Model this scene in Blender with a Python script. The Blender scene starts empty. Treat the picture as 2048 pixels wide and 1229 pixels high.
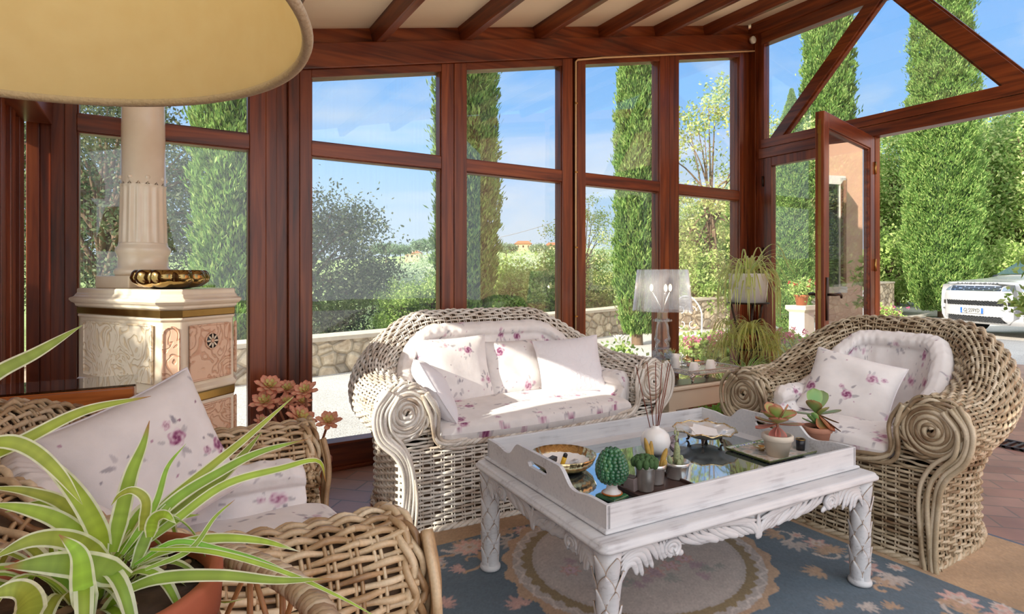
import bpy, math, random
import numpy as np
from mathutils import Vector, Matrix, Euler
PI = math.pi
SC = bpy.context.scene
COL = SC.collection
rnd = random.Random(7)
NR = np.random.default_rng(7)

# ------------------------------------------------------------------ camera calibration (2048 x 1229)
F, CXP, CYP, YAW, EYE = 1160.0, 1024.0, 553.0, math.radians(31.3), 1.22
CA, SA = math.cos(YAW), math.sin(YAW)
def at(px, py, d):
    """world point seen at a pixel of the photograph, d metres deep"""
    a = (px - CXP) / F
    return ((a * CA + SA) * d, (-a * SA + CA) * d, EYE - (py - CYP) / F * d)

def lin(c):
    return tuple(((v / 255.0) / 12.92 if v / 255.0 <= 0.04045 else ((v / 255.0 + 0.055) / 1.055) ** 2.4) for v in c)

# ------------------------------------------------------------------ geometry accumulator
class G:
    def __init__(s):
        s.V = []; s.Q = []; s.T = []; s.N = []; s.C = []; s.n = 0; s.col = False
    def add(s, V, Q=None, T=None, N=None, C=None):
        V = np.asarray(V, float).reshape(-1, 3)
        if Q is not None and len(Q): s.Q.append(np.asarray(Q, np.int64).reshape(-1, 4) + s.n)
        if T is not None and len(T): s.T.append(np.asarray(T, np.int64).reshape(-1, 3) + s.n)
        if N is not None:
            for f in N: s.N.append([i + s.n for i in f])
        s.V.append(V)
        if C is not None: s.col = True
        s.C.append(np.ones((len(V), 3)) if C is None else np.asarray(C, float).reshape(-1, 3))
        s.n += len(V)
        return s
    def box(s, x0, x1, y0, y1, z0, z1, M=None):
        V = np.array([(x, y, z) for z in (z0, z1) for y in (y0, y1) for x in (x0, x1)], float)
        if M is not None: V = xf(V, M)
        return s.add(V, [(0, 2, 3, 1), (4, 5, 7, 6), (0, 1, 5, 4), (2, 6, 7, 3), (0, 4, 6, 2), (1, 3, 7, 5)])
    def bar(s, a, b, w, h, up=(0, 0, 1)):
        a = np.array(a, float); b = np.array(b, float); t = b - a; t /= np.linalg.norm(t)
        sd = np.cross(t, up); sd /= np.linalg.norm(sd); u = np.cross(sd, t)
        V = [p + sd * w / 2 * i + u * h / 2 * j for p in (a, b) for j in (-1, 1) for i in (-1, 1)]
        return s.add(V, [(0, 1, 3, 2), (4, 6, 7, 5), (0, 4, 5, 1), (2, 3, 7, 6), (0, 2, 6, 4), (1, 5, 7, 3)])
    def prism(s, poly, z0, z1, M=None):
        """polygon (x,y) extruded in z"""
        n = len(poly)
        V = np.array([(x, y, z) for z in (z0, z1) for x, y in poly], float)
        if M is not None: V = xf(V, M)
        return s.add(V, [(i, (i + 1) % n, n + (i + 1) % n, n + i) for i in range(n)], N=[list(range(n))[::-1], list(range(n, 2 * n))])
    def tube(s, P, r, k=6, caps=True, closed=False, N=None):
        P = np.asarray(P, float); n = len(P)
        R = np.broadcast_to(np.asarray(r, float), (n,))
        if closed: T = np.roll(P, -1, 0) - np.roll(P, 1, 0)
        else: T = np.gradient(P, axis=0)
        T = T / (np.linalg.norm(T, axis=1, keepdims=True) + 1e-12)
        if N is None:
            N = np.zeros_like(P); v = np.array((0, 0, 1.0)) if abs(T[0][2]) < .9 else np.array((1.0, 0, 0))
            for i in range(n):
                v = v - T[i] * (v @ T[i]); l = np.linalg.norm(v)
                v = v / l if l > 1e-9 else np.array((1.0, 0, 0)); N[i] = v
        B = np.cross(T, N)
        a = np.arange(k) / k * 2 * PI
        V = P[:, None] + R[:, None, None] * (np.cos(a)[None, :, None] * N[:, None] + np.sin(a)[None, :, None] * B[:, None])
        m = n if closed else n - 1
        i = np.arange(m)[:, None]; j = np.arange(k)[None, :]
        i2 = (i + 1) % n; j2 = (j + 1) % k
        Q = np.stack([i * k + j, i * k + j2, i2 * k + j2, i2 * k + j], -1).reshape(-1, 4)
        s.add(V, Q, N=None if (closed or not caps) else [list(range(k))[::-1], list(range((n - 1) * k, n * k))])
        return s
    def lathe(s, prof, n=24, c=(0, 0, 0), M=None, lobes=0, amp=0.0, ph=0.0, caps=True):
        prof = np.asarray(prof, float); m = len(prof)
        a = np.arange(n) / n * 2 * PI
        k = 1 + amp * np.abs(np.cos(a * lobes / 2 + ph)) if lobes else np.ones(n)
        V = np.stack([prof[:, 0][:, None] * (np.cos(a) * k)[None], prof[:, 0][:, None] * (np.sin(a) * k)[None], np.broadcast_to(prof[:, 1][:, None], (m, n))], -1).reshape(-1, 3)
        if M is not None: V = xf(V, M)
        V = V + np.array(c)
        i = np.arange(m - 1)[:, None]; j = np.arange(n)[None]
        Q = np.stack([i * n + j, i * n + (j + 1) % n, (i + 1) * n + (j + 1) % n, (i + 1) * n + j], -1).reshape(-1, 4)
        cp = []
        if caps and prof[0][0] > 1e-6: cp.append(list(range(n))[::-1])
        if caps and prof[-1][0] > 1e-6: cp.append(list(range((m - 1) * n, m * n)))
        return s.add(V, Q, N=cp)
    def sheet(s, A, cu=False, cv=False, C=None):
        A = np.asarray(A, float); m, n = A.shape[:2]
        i = np.arange(m if cu else m - 1)[:, None]; j = np.arange(n if cv else n - 1)[None]
        Q = np.stack([i * n + j, i * n + (j + 1) % n, ((i + 1) % m) * n + (j + 1) % n, ((i + 1) % m) * n + j], -1).reshape(-1, 4)
        return s.add(A.reshape(-1, 3), Q, C=None if C is None else C.reshape(-1, 3))
    def ball(s, c, r, n=10, m=7):
        r = np.broadcast_to(np.asarray(r, float), (3,))
        a = np.arange(n) / n * 2 * PI; b = np.linspace(-PI / 2, PI / 2, m)
        V = np.stack([np.cos(b)[:, None] * np.cos(a) * r[0], np.cos(b)[:, None] * np.sin(a) * r[1], np.sin(b)[:, None] * np.ones(n) * r[2]], -1) + np.array(c)
        return s.sheet(V, cv=True)
    def obj(s, name, mat, parent=None, smooth=True, bevel=0, M=None, subsurf=0, **props):
        V = np.concatenate(s.V) if s.V else np.zeros((0, 3))
        me = bpy.data.meshes.new(name)
        Q = np.concatenate(s.Q) if s.Q else np.zeros((0, 4), np.int64)
        T = np.concatenate(s.T) if s.T else np.zeros((0, 3), np.int64)
        ng = s.N
        loops = np.concatenate([Q.ravel(), T.ravel(), np.array([i for f in ng for i in f], np.int64)])
        lt = np.concatenate([np.full(len(Q), 4), np.full(len(T), 3), np.array([len(f) for f in ng], np.int64)]).astype(np.int32)
        ls = np.concatenate([[0], np.cumsum(lt)[:-1]]).astype(np.int32) if len(lt) else np.zeros(0, np.int32)
        me.vertices.add(len(V)); me.vertices.foreach_set('co', V.ravel().astype(np.float32))
        me.loops.add(len(loops)); me.loops.foreach_set('vertex_index', loops.astype(np.int32))
        me.polygons.add(len(lt)); me.polygons.foreach_set('loop_start', ls); me.polygons.foreach_set('loop_total', lt)
        me.polygons.foreach_set('use_smooth', np.full(len(lt), smooth))
        me.update(calc_edges=True); me.validate()
        if s.col:
            C = np.concatenate(s.C); a = me.color_attributes.new('Col', 'FLOAT_COLOR', 'POINT')
            a.data.foreach_set('color', np.concatenate([C, np.ones((len(C), 1))], 1).ravel().astype(np.float32))
        if mat: me.materials.append(mat)
        o = bpy.data.objects.new(name, me); COL.objects.link(o)
        if parent: o.parent = parent
        if M is not None: o.matrix_local = M
        if bevel:
            b = o.modifiers.new('bevel', 'BEVEL'); b.width = bevel; b.segments = 2; b.limit_method = 'ANGLE'; b.angle_limit = math.radians(40)
        if subsurf:
            b = o.modifiers.new('sub', 'SUBSURF'); b.levels = b.render_levels = subsurf
        for k, v in props.items(): o[k] = v
        return o

def xf(V, M):
    M = np.array(M); return np.asarray(V, float) @ M[:3, :3].T + M[:3, 3]
def TR(loc, rz=0, rx=0, ry=0, s=1):
    return Matrix.Translation(loc) @ Euler((rx, ry, rz)).to_matrix().to_4x4() @ Matrix.Scale(s, 4)
def thing(name, label, cat, loc=(0, 0, 0), rz=0, group=None):
    o = bpy.data.objects.new(name, None); COL.objects.link(o); o.empty_display_size = .05
    o.location = loc; o.rotation_euler = (0, 0, rz); o['label'] = label; o['category'] = cat
    if group: o['group'] = group
    return o
def tag(o, label, cat, group=None, kind=None):
    o['label'] = label; o['category'] = cat
    if group: o['group'] = group
    if kind: o['kind'] = kind
    return o
def struct(o):
    o['kind'] = 'structure'; return o
def copy_tree(o, parent=None):
    c = o.copy(); COL.objects.link(c)
    if parent is not None: c.parent = parent
    for ch in list(o.children): copy_tree(ch, c)
    return c

# ------------------------------------------------------------------ materials
class N:
    def __init__(s, name):
        s.m = bpy.data.materials.new(name); s.m.use_nodes = True; s.t = s.m.node_tree; s.t.nodes.clear()
        s.out = s.t.nodes.new('ShaderNodeOutputMaterial')
    def n(s, typ, **kw):
        nd = s.t.nodes.new('ShaderNode' + typ)
        for k, v in kw.items():
            if k.startswith('i_'): nd.inputs[k[2:].replace('_', ' ')].default_value = v
            else: setattr(nd, k, v)
        return nd
    def l(s, a, b): s.t.links.new(a, b); return s
    def tex(s, kind='Noise', scale=5, coord='Object', sc=None, **kw):
        tc = s.n('TexCoord'); o = tc.outputs[coord]
        if sc is not None:
            mp = s.n('Mapping'); mp.inputs['Scale'].default_value = sc; s.l(o, mp.inputs[0]); o = mp.outputs[0]
        t = s.n('Tex' + kind, **{k: v for k, v in kw.items() if not k.startswith('I_')})
        for k, v in kw.items():
            if k.startswith('I_'): t.inputs[k[2:]].default_value = v
        t.inputs['Scale'].default_value = scale; s.l(o, t.inputs['Vector']); return t
    def ramp(s, fac, stops, interp='LINEAR'):
        r = s.n('ValToRGB'); r.color_ramp.interpolation = interp; e = r.color_ramp.elements
        while len(e) < len(stops): e.new(.5)
        for q, (p, c) in zip(e, stops):
            q.position = p; q.color = (*c[:3], 1) if len(c) >= 3 else (c[0],) * 3 + (1,)
        s.l(fac, r.inputs[0]); return r.outputs[0]
    def mix(s, fac, a, b, mode='MIX'):
        m = s.n('Mix', data_type='RGBA', blend_type=mode)
        for sock, v in ((m.inputs[0], fac), (m.inputs[6], a), (m.inputs[7], b)):
            if hasattr(v, 'is_linked'): s.l(v, sock)
            elif isinstance(v, (int, float)): sock.default_value = v
            else: sock.default_value = (*v[:3], 1)
        return m.outputs[2]
    def bsdf(s, color, rough=.5, metal=0, spec=.5, bump=None, bs=.3, bd=.005, coat=0, **kw):
        b = s.n('BsdfPrincipled')
        for k, v in (('Base Color', color), ('Roughness', rough), ('Metallic', metal)):
            if hasattr(v, 'is_linked'): s.l(v, b.inputs[k])
            elif k == 'Base Color': b.inputs[k].default_value = (*v[:3], 1)
            else: b.inputs[k].default_value = v
        b.inputs['Specular IOR Level'].default_value = spec; b.inputs['Coat Weight'].default_value = coat
        for k, v in kw.items(): b.inputs[k.replace('_', ' ')].default_value = v
        if bump is not None:
            bp = s.n('Bump'); bp.inputs['Strength'].default_value = bs; bp.inputs['Distance'].default_value = bd
            s.l(bump, bp.inputs['Height']); s.l(bp.outputs[0], b.inputs['Normal'])
        s.l(b.outputs[0], s.out.inputs[0]); return b

def plain(name, c, rough=.5, metal=0, var=.12, scale=20, bump=0, sc=None, **kw):
    m = N(name); c = lin(c); t = m.tex('Noise', scale, sc=sc, I_Detail=4.0)
    col = m.mix(t.outputs[0], tuple(v * (1 - var) for v in c), tuple(min(1, v * (1 + var)) for v in c))
    m.bsdf(col, rough, metal, bump=t.outputs[0] if bump else None, bs=bump, **kw)
    return m.m

def wood_mat(name, dark, mid, light, axis=2, rough=.35):
    """varnished softwood: grain stretched along one axis, a few dark knots"""
    m = N(name); sc = [26, 26, 26]; sc[axis] = 1.6
    t = m.tex('Noise', 1.0, sc=tuple(sc), I_Detail=6.0, I_Distortion=.6)
    sc2 = [9, 9, 9]; sc2[axis] = 2.4
    kn = m.tex('Voronoi', .55, sc=tuple(sc2))
    g = m.ramp(t.outputs[0], [(.28, lin(dark)), (.5, lin(mid)), (.75, lin(light))])
    k = m.ramp(kn.outputs['Distance'], [(0.0, lin(dark)), (.13, (1, 1, 1)), (1, (1, 1, 1))])
    oi = m.n('NewGeometry'); rv = m.ramp(oi.outputs['Random Per Island'], [(0, (.72,) * 3), (1, (1.12,) * 3)])
    c = m.mix(1.0, m.mix(.6, g, k, 'MULTIPLY'), rv, 'MULTIPLY')
    m.bsdf(c, rough, 0, bump=t.outputs[0], bs=.12, bd=.003, coat=.05)
    return m.m

MAT = {}
W3 = ((68, 25, 10), (118, 52, 22), (152, 78, 36))
MAT['wood_z'] = wood_mat('varnished_wood_upright', *W3, axis=2)
MAT['wood_x'] = wood_mat('varnished_wood_long', *W3, axis=0)
MAT['wood_y'] = wood_mat('varnished_wood_deep', *W3, axis=1)
MAT['chest'] = wood_mat('cherry_wood', (120, 62, 26), (158, 88, 42), (180, 108, 56), axis=0, rough=.25)

def glass_mat(name, tint=(.97, .985, .98), refl=1.0, ior=1.5, dirt=.03, rough=0.0, streak=False):
    m = N(name)
    tr = m.n('BsdfTransparent'); tr.inputs[0].default_value = (*tint, 1)
    gl = m.n('BsdfGlossy'); gl.inputs['Roughness'].default_value = rough
    fr = m.n('Fresnel'); ge = m.n('NewGeometry'); io = m.n('Math', operation='MULTIPLY_ADD'); io.inputs[1].default_value = 1 / ior - ior; io.inputs[2].default_value = ior
    m.l(ge.outputs['Backfacing'], io.inputs[0]); m.l(io.outputs[0], fr.inputs[0]); mul = m.n('Math', operation='MULTIPLY', use_clamp=True); mul.inputs[1].default_value = refl
    m.l(fr.outputs[0], mul.inputs[0])
    mx = m.n('MixShader'); m.l(mul.outputs[0], mx.inputs[0]); m.l(tr.outputs[0], mx.inputs[1]); m.l(gl.outputs[0], mx.inputs[2])
    last = mx
    if dirt:
        df = m.n('BsdfTranslucent'); df.inputs[0].default_value = (.9, .92, .95, 1)
        d2 = m.n('BsdfDiffuse'); d2.inputs[0].default_value = (.9, .92, .95, 1)
        ad = m.n('MixShader'); ad.inputs[0].default_value = .35; m.l(df.outputs[0], ad.inputs[1]); m.l(d2.outputs[0], ad.inputs[2])
        t = m.tex('Noise', 1.0, sc=(70, 70, 1.2) if streak else (5, 5, 5), I_Detail=5.0)
        r = m.ramp(t.outputs[0], [(.35, (dirt * .4,)), (.7, (dirt * 1.7,))])
        m2 = m.n('MixShader'); m.l(r, m2.inputs[0]); m.l(mx.outputs[0], m2.inputs[1]); m.l(ad.outputs[0], m2.inputs[2]); last = m2
    m.l(last.outputs[0], m.out.inputs[0]); return m.m
MAT['glass'] = glass_mat('window_glass', refl=1.15, dirt=.014)
MAT['glass_dusty'] = glass_mat('dusty_window_glass', refl=1.1, dirt=.02, streak=True)
MAT['glass_door'] = glass_mat('door_glass', refl=2.3, ior=1.75, dirt=.02)
MAT['crystal'] = glass_mat('clear_acrylic', tint=(.93, .95, .97), refl=2.0, ior=1.5, dirt=.05)
MAT['plaster'] = plain('ceiling_plaster', (248, 228, 194), .9, var=.05, scale=3)

def wicker_mat(name, stops, scale=9):
    m = N(name)
    t = m.tex('Noise', scale, I_Detail=5.0)
    f = m.tex('Noise', 160, I_Detail=2.0)
    g = m.n('NewGeometry')
    a = m.n('Math', operation='MULTIPLY_ADD'); a.inputs[1].default_value = .45; m.l(g.outputs['Random Per Island'], a.inputs[0]); m.l(t.outputs[0], a.inputs[2])
    b = m.n('Math', operation='SUBTRACT'); b.inputs[1].default_value = .2; m.l(a.outputs[0], b.inputs[0])
    c = m.ramp(b.outputs[0], [(p, lin(q)) for p, q in stops])
    c = m.mix(.5, c, m.ramp(f.outputs[0], [(.3, (.75,) * 3), (.7, (1.1,) * 3)]), 'MULTIPLY')
    m.bsdf(c, .42, bump=f.outputs[0], bs=.25, bd=.001)
    return m.m
MAT['wicker'] = wicker_mat('whitewashed_wicker', [(.15, (112, 86, 60)), (.36, (154, 134, 106)), (.55, (182, 166, 138)), (.8, (206, 192, 168))])
MAT['wicker_white'] = wicker_mat('bleached_wicker', [(.15, (164, 142, 120)), (.36, (204, 192, 178)), (.55, (224, 217, 206)), (.8, (238, 233, 224))])
MAT['wicker_honey'] = wicker_mat('honey_wicker', [(.15, (120, 84, 54)), (.38, (172, 140, 102)), (.6, (202, 176, 140)), (.85, (222, 202, 170))])
MAT['wicker_dark'] = wicker_mat('weathered_braid', [(.15, (104, 76, 56)), (.4, (150, 122, 96)), (.65, (178, 152, 124)), (.85, (204, 184, 158))])
MAT['weave_gap_shade'] = plain('weave_gap_shade', (96, 74, 54), .9, var=.3, scale=60)  # dark tone standing for the shade between the strands
MAT['rattan'] = wicker_mat('brown_rattan', [(.15, (92, 52, 28)), (.4, (140, 88, 50)), (.65, (172, 118, 72)), (.85, (190, 140, 92))])

def attr_mat(name, rough=.8, bump_scale=700, bs=.2, sheen=.1, trans=0):
    m = N(name); a = m.n('Attribute', attribute_name='Col')
    t = m.tex('Noise', bump_scale, I_Detail=2.0)
    w = m.tex('Noise', 14, I_Detail=4.0)
    c = m.mix(1.0, a.outputs['Color'], m.ramp(w.outputs[0], [(.3, (.93,) * 3), (.7, (1.03,) * 3)]), 'MULTIPLY')
    ad = m.n('Math', operation='MULTIPLY_ADD'); ad.inputs[1].default_value = 12; m.l(w.outputs[0], ad.inputs[0]); m.l(t.outputs[0], ad.inputs[2])
    m.bsdf(c, rough, bump=ad.outputs[0], bs=bs, bd=.0016, spec=.2, Sheen_Weight=sheen)
    return m.m
MAT['floral'] = attr_mat('floral_cotton')
MAT['rug'] = attr_mat('woven_rug', .95, 500, .35, .2)

# ------------------------------------------------------------------ painted cotton: roses and grey leaves
def _ell(col, U, V, cx, cy, a, b, th, c, al=1.0):
    ca, sa = math.cos(th), math.sin(th); dx = U - cx; dy = V - cy
    m = (np.abs(dx) < a + b) & (np.abs(dy) < a + b)
    if not m.any(): return
    x = (dx[m] * ca + dy[m] * sa) / a; y = (-dx[m] * sa + dy[m] * ca) / b
    r = np.sqrt(x * x + (y * (1 + .5 * x)) ** 2)
    k = np.clip((1 - r) * 4, 0, 1)[:, None] * al
    col[m] = col[m] * (1 - k) + np.array(c) * k
def _rose(col, U, V, cx, cy, r, ph, cs, strength=1.0):
    dx = U - cx; dy = V - cy; m = dx * dx + dy * dy < (1.4 * r) ** 2
    if not m.any(): return
    d = np.sqrt(dx[m] ** 2 + dy[m] ** 2) / r; a = np.arctan2(dy[m], dx[m])
    edge = 1 + .13 * np.cos(5 * a + ph)
    sw = np.sin(a * 2 + d * 9 + ph) * .5 + .5
    sw2 = np.sin(a * 5 - d * 7 + ph * 2) * .5 + .5
    dark, midc, light = (np.array(c) for c in cs)
    mixv = np.clip(.9 * (1 - d) + .45 * sw - .25 * sw2, 0, 1)[:, None]
    c = np.where(mixv > .5, midc + (dark - midc) * (mixv - .5) * 2, light + (midc - light) * mixv * 2)
    k = (np.clip((edge - d) * 6, 0, 1) * (.45 + .55 * np.clip(sw + (1 - d), 0, 1)))[:, None] * strength
    col[m] = col[m] * (1 - k) + c * k
PLUM = [lin(c) for c in ((122, 52, 96), (176, 122, 152), (226, 206, 216))]
PINK = [lin(c) for c in ((158, 96, 128), (206, 170, 188), (232, 216, 222))]
GREY = [lin(c) for c in ((158, 154, 160), (178, 172, 178), (140, 134, 146))]
def floral(U, V, seed=0, base=(234, 229, 227), cell=.19, scale=1.0):
    r = random.Random(seed); U = np.asarray(U) ; V = np.asarray(V)
    col = np.ones(U.shape + (3,)) * np.array(lin(base))
    c = cell
    for i in range(int(np.floor(U.min() / c)) - 1, int(np.ceil(U.max() / c)) + 1):
        for j in range(int(np.floor(V.min() / c)) - 1, int(np.ceil(V.max() / c)) + 1):
            cx = (i + .5 + r.uniform(-.28, .28) + .5 * (j % 2)) * c; cy = (j + .5 + r.uniform(-.28, .28)) * c
            t = r.random(); th = r.uniform(0, 2 * PI)
            for k in range(r.randint(4, 7)):
                a = th + r.uniform(-1.6, 1.6) + (PI if k % 3 == 0 else 0); q = r.uniform(.028, .062) * scale
                L = r.uniform(.011, .02) * scale
                _ell(col, U, V, cx + math.cos(a) * q, cy + math.sin(a) * q, L, L * .42, a + r.uniform(-.5, .5), r.choice(GREY), r.uniform(.45, .9))
            if t < .5:
                _rose(col, U, V, cx, cy, r.uniform(.026, .034) * scale, r.uniform(0, 6), PLUM if r.random() < .7 else PINK)
                a = r.uniform(0, 6.28)
                _rose(col, U, V, cx + math.cos(a) * .05 * scale, cy + math.sin(a) * .05 * scale, .016 * scale, r.uniform(0, 6), PINK, .8)
            elif t < .8:
                _rose(col, U, V, cx, cy, r.uniform(.016, .022) * scale, r.uniform(0, 6), PINK, .7)
            for k in range(r.randint(2, 6)):
                x = cx + r.gauss(0, .06) * scale; y = cy + r.gauss(0, .06) * scale
                _ell(col, U, V, x, y, .005, .003, r.uniform(0, 6), r.choice([PLUM[0], PLUM[1], GREY[2]]), .8)
    return col
SKY, SUN, BULB, EXPO = 1.0, 4.6, .6, 1.02
SUN_EL = math.radians(24)
# ================================================================== the conservatory
YB, XR, XL = 3.75, 5.05, -0.57
def Xb(px, Y=YB):
    a = (px - CXP) / F; return Y * (a * CA + SA) / (-a * SA + CA)
def zb(X): return 2.311 + .2297 * X          # underside of the eave beam
def zp(X): return 2.263 + .2280 * X          # top of the panes
def zc(X): return 2.577 + .2297 * X          # ceiling
MXZ = Matrix(((1, 0, 0, 0), (0, 0, 1, 0), (0, 1, 0, 0), (0, 0, 0, 1)))   # (x,z) polygon extruded in y
MYZ = Matrix(((0, 0, 1, 0), (1, 0, 0, 0), (0, 1, 0, 0), (0, 0, 0, 1)))   # (y,z) polygon extruded in x
def board(g, x0, x1, z0, z1a, z1b, y0, y1):   # upright board, sloping top
    g.prism([(x0, z0), (x1, z0), (x1, z1b), (x0, z1a)], y0, y1, MXZ)

# floor: worn terracotta bricks
m = N('terracotta_floor')
br = m.tex('Brick', 1.0, I_Mortar_Size=.012) if False else None
tc = m.n('TexCoord'); mp = m.n('Mapping'); mp.inputs['Rotation'].default_value = (0, 0, math.radians(45)); m.l(tc.outputs['Object'], mp.inputs[0])
bk = m.n('TexBrick'); m.l(mp.outputs[0], bk.inputs['Vector'])
for k, v in (('Scale', 1.0), ('Mortar Size', .006), ('Brick Width', .30), ('Row Height', .15), ('Mortar Smooth', .2), ('Bias', 0.0)): bk.inputs[k].default_value = v
bk.inputs['Color1'].default_value = (*lin((152, 106, 88)), 1); bk.inputs['Color2'].default_value = (*lin((176, 134, 116)), 1); bk.inputs['Mortar'].default_value = (*lin((128, 104, 92)), 1)
t = m.tex('Noise', 3.5, I_Detail=6.0)
c = m.mix(1.0, bk.outputs[0], m.ramp(t.outputs[0], [(.3, (.72, .68, .7)), (.7, (1.12, 1.08, 1.05))]), 'MULTIPLY')
m.bsdf(c, .38, bump=m.mix(.4, bk.outputs['Fac'], t.outputs[0]), bs=.25, bd=-.004)
MAT['floor'] = m.m
struct(G().box(XL - .12, XR + .06, -1.2, YB + .1, -.08, 0).obj('floor', MAT['floor'], smooth=False))

# ceiling slab (plaster) and roof above, purlins
g = G(); g.prism([(XL - .5, zc(XL - .5)), (XR + .1, zc(XR + .1)), (XR + .1, zc(XR + .1) + .05), (XL - .5, zc(XL - .5) + .05)], .5, YB + .12, MXZ)
struct(g.obj('ceiling', MAT['plaster'], smooth=False))
MAT['roof_tile'] = plain('roof_tile', (176, 112, 84), .85, var=.25, scale=14)
g = G(); g.prism([(XL - .9, zc(XL - .9) + .052), (XR + .35, zc(XR + .35) + .052), (XR + .35, zc(XR + .35) + .14), (XL - .9, zc(XL - .9) + .14)], .5, YB + .25, MXZ)
struct(g.obj('trim_1', MAT['roof_tile'], smooth=False))
dx = .6405
for i in range(-2, 6):
    x = 1.203 + dx * i
    z0 = zb(x) + .158; z1 = zc(x) + .004
    g = G(); w = .066
    g.prism([(x, z0), (x + w, z0 + .2297 * w), (x + w - .03, z1 + .2297 * w), (x - .03, z1)], .5, 3.74, MXZ)
    struct(g.obj('trim_%d' % (i + 4), MAT['wood_y'], smooth=False, bevel=.004))
g = G(); board(g, XL - .05, 5.02, 0, 0, 0, 0, 0) if False else None
g = G(); x0, x1 = XL - .04, 5.045
g.prism([(x0, zb(x0)), (x1, zb(x1)), (x1, zb(x1) + .16), (x0, zb(x0) + .16)], 3.675, 3.86, MXZ)
struct(g.obj('trim_10', MAT['wood_x'], smooth=False, bevel=.006))
g = G(); g.prism([(x0, zb(x0) + .155), (x1, zb(x1) + .155), (x1, zc(x1)), (x0, zc(x0))], 3.735, 3.86, MXZ)
struct(g.obj('trim_11', MAT['wood_x'], smooth=False))
struct(G().box(XL - .06, XL + .11, .5, 3.70, 1.985, 2.15).obj('trim_12', MAT['wood_y'], smooth=False, bevel=.005))

# back wall: posts and boards between the windows, base rail under them
g = G(); gt = 3.70
def post(a, b, y0=3.70, y1=3.86, z0=0):
    board(g, Xb(a), Xb(b), z0, zb(Xb(a)) + .01, zb(Xb(b)) + .01, y0, y1)
for a, b, y in ((53, 80, 3.735), (80, 103, 3.74), (103, 132, 3.715), (529, 551, 3.70), (551, 574, 3.735), (574, 596, 3.70), (1137, 1146, 3.745), (1478, 1488, 3.715), (1488, 1500, 3.74)): post(a, b, y)
wb = struct(g.obj('wall_back', MAT['wood_z'], smooth=False, bevel=.003))
g = G(); g.box(XL, XR, 3.68, 3.86, 0, .015)
g.tube([(XL, 3.675, .01), (XR, 3.675, .01)], .012, 6)
struct(g.obj('baseboard_back', MAT['wood_x'], smooth=False))

def window(n, pl, pr, fl, fr, glass, ztop=None):
    """pane edges and frame edges given as photo columns on the back wall plane"""
    xl, xr, xa, xb = Xb(pl), Xb(pr), Xb(fl), Xb(fr)
    g = G(); y0, y1 = 3.695, 3.80
    board(g, xa, xl, 0.012, zb(xa), zb(xl), y0, y1); board(g, xr, xb, 0.012, zb(xr), zb(xb), y0, y1)
    # inner beads
    for x in (xl, xr):
        s = .008 if x == xl else -.008
        board(g, min(x, x + s), max(x, x + s), .17, zp(x), zp(x), 3.712, 3.78)
    f = struct(g.obj('window_%d' % n, MAT['wood_z'], smooth=False, bevel=.003))
    g = G()
    g.box(xl, xr, 3.70, 3.80, .013, .158); g.box(xl, xr, 3.688, 3.80, .158, .174)
    g.box(xl, xr, y0 + .004, 3.80, 1.968, 2.055); g.box(xl, xr, 3.712, 3.78, 2.055, 2.063); g.box(xl, xr, 3.712, 3.78, 1.96, 1.968)
    g.prism([(xl, zp(xl)), (xr, zp(xr)), (xr, zb(xr)), (xl, zb(xl))], y0 + .003, y1, MXZ)
    g.obj('rail', MAT['wood_x'], f, smooth=False, bevel=.003)
    g = G(); g.box(xl, xr, 3.752, 3.758, .172, 1.965); g.obj('pane', MAT[glass], f, smooth=False)
    g = G(); g.prism([(xl, 2.058), (xr, 2.058), (xr, zp(xr)), (xl, zp(xl))], 3.752, 3.758, MXZ); g.obj('pane', MAT[glass], f, smooth=False)
    return f
window(1, 156, 497, 132, 529, 'glass_dusty')
window(2, 619.5, 877, 596, 901, 'glass_dusty')
window(3, 927, 1117, 902, 1137, 'glass')
window(4, 1163, 1311, 1146, 1330, 'glass')
window(5, 1349, 1470, 1330.5, 1478, 'glass')

# left wall: post, a narrow window, then panelling
g = G()
for y0, y1, dx_ in ((3.60, 3.70, .0), (3.50, 3.60, .02), (3.40, 3.50, .0), (3.28, 3.40, .016), (3.22, 3.28, .0)): g.box(XL - .1, XL - dx_, y0, y1, 0, 1.99)
for i in range(20): g.box(XL - .1, XL - .02 + .012 * (i % 2), 2.11 - i * .12, 2.23 - i * .12, 0, 1.99)
struct(g.obj('wall_left', MAT['wood_z'], smooth=False, bevel=.003))
g = G(); 
for y0, y1 in ((3.15, 3.22), (2.23, 2.30)): g.box(XL - .09, XL - .012, y0, y1, 0, 1.99)
g.box(XL - .09, XL - .012, 2.30, 3.15, 0, .17); g.box(XL - .09, XL - .012, 2.30, 3.15, 1.9, 1.99)
f = struct(g.obj('window_6', MAT['wood_z'], smooth=False, bevel=.003))
G().box(XL - .05, XL - .044, 2.30, 3.15, .17, 1.9).obj('pane', MAT['glass'], f, smooth=False)

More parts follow.
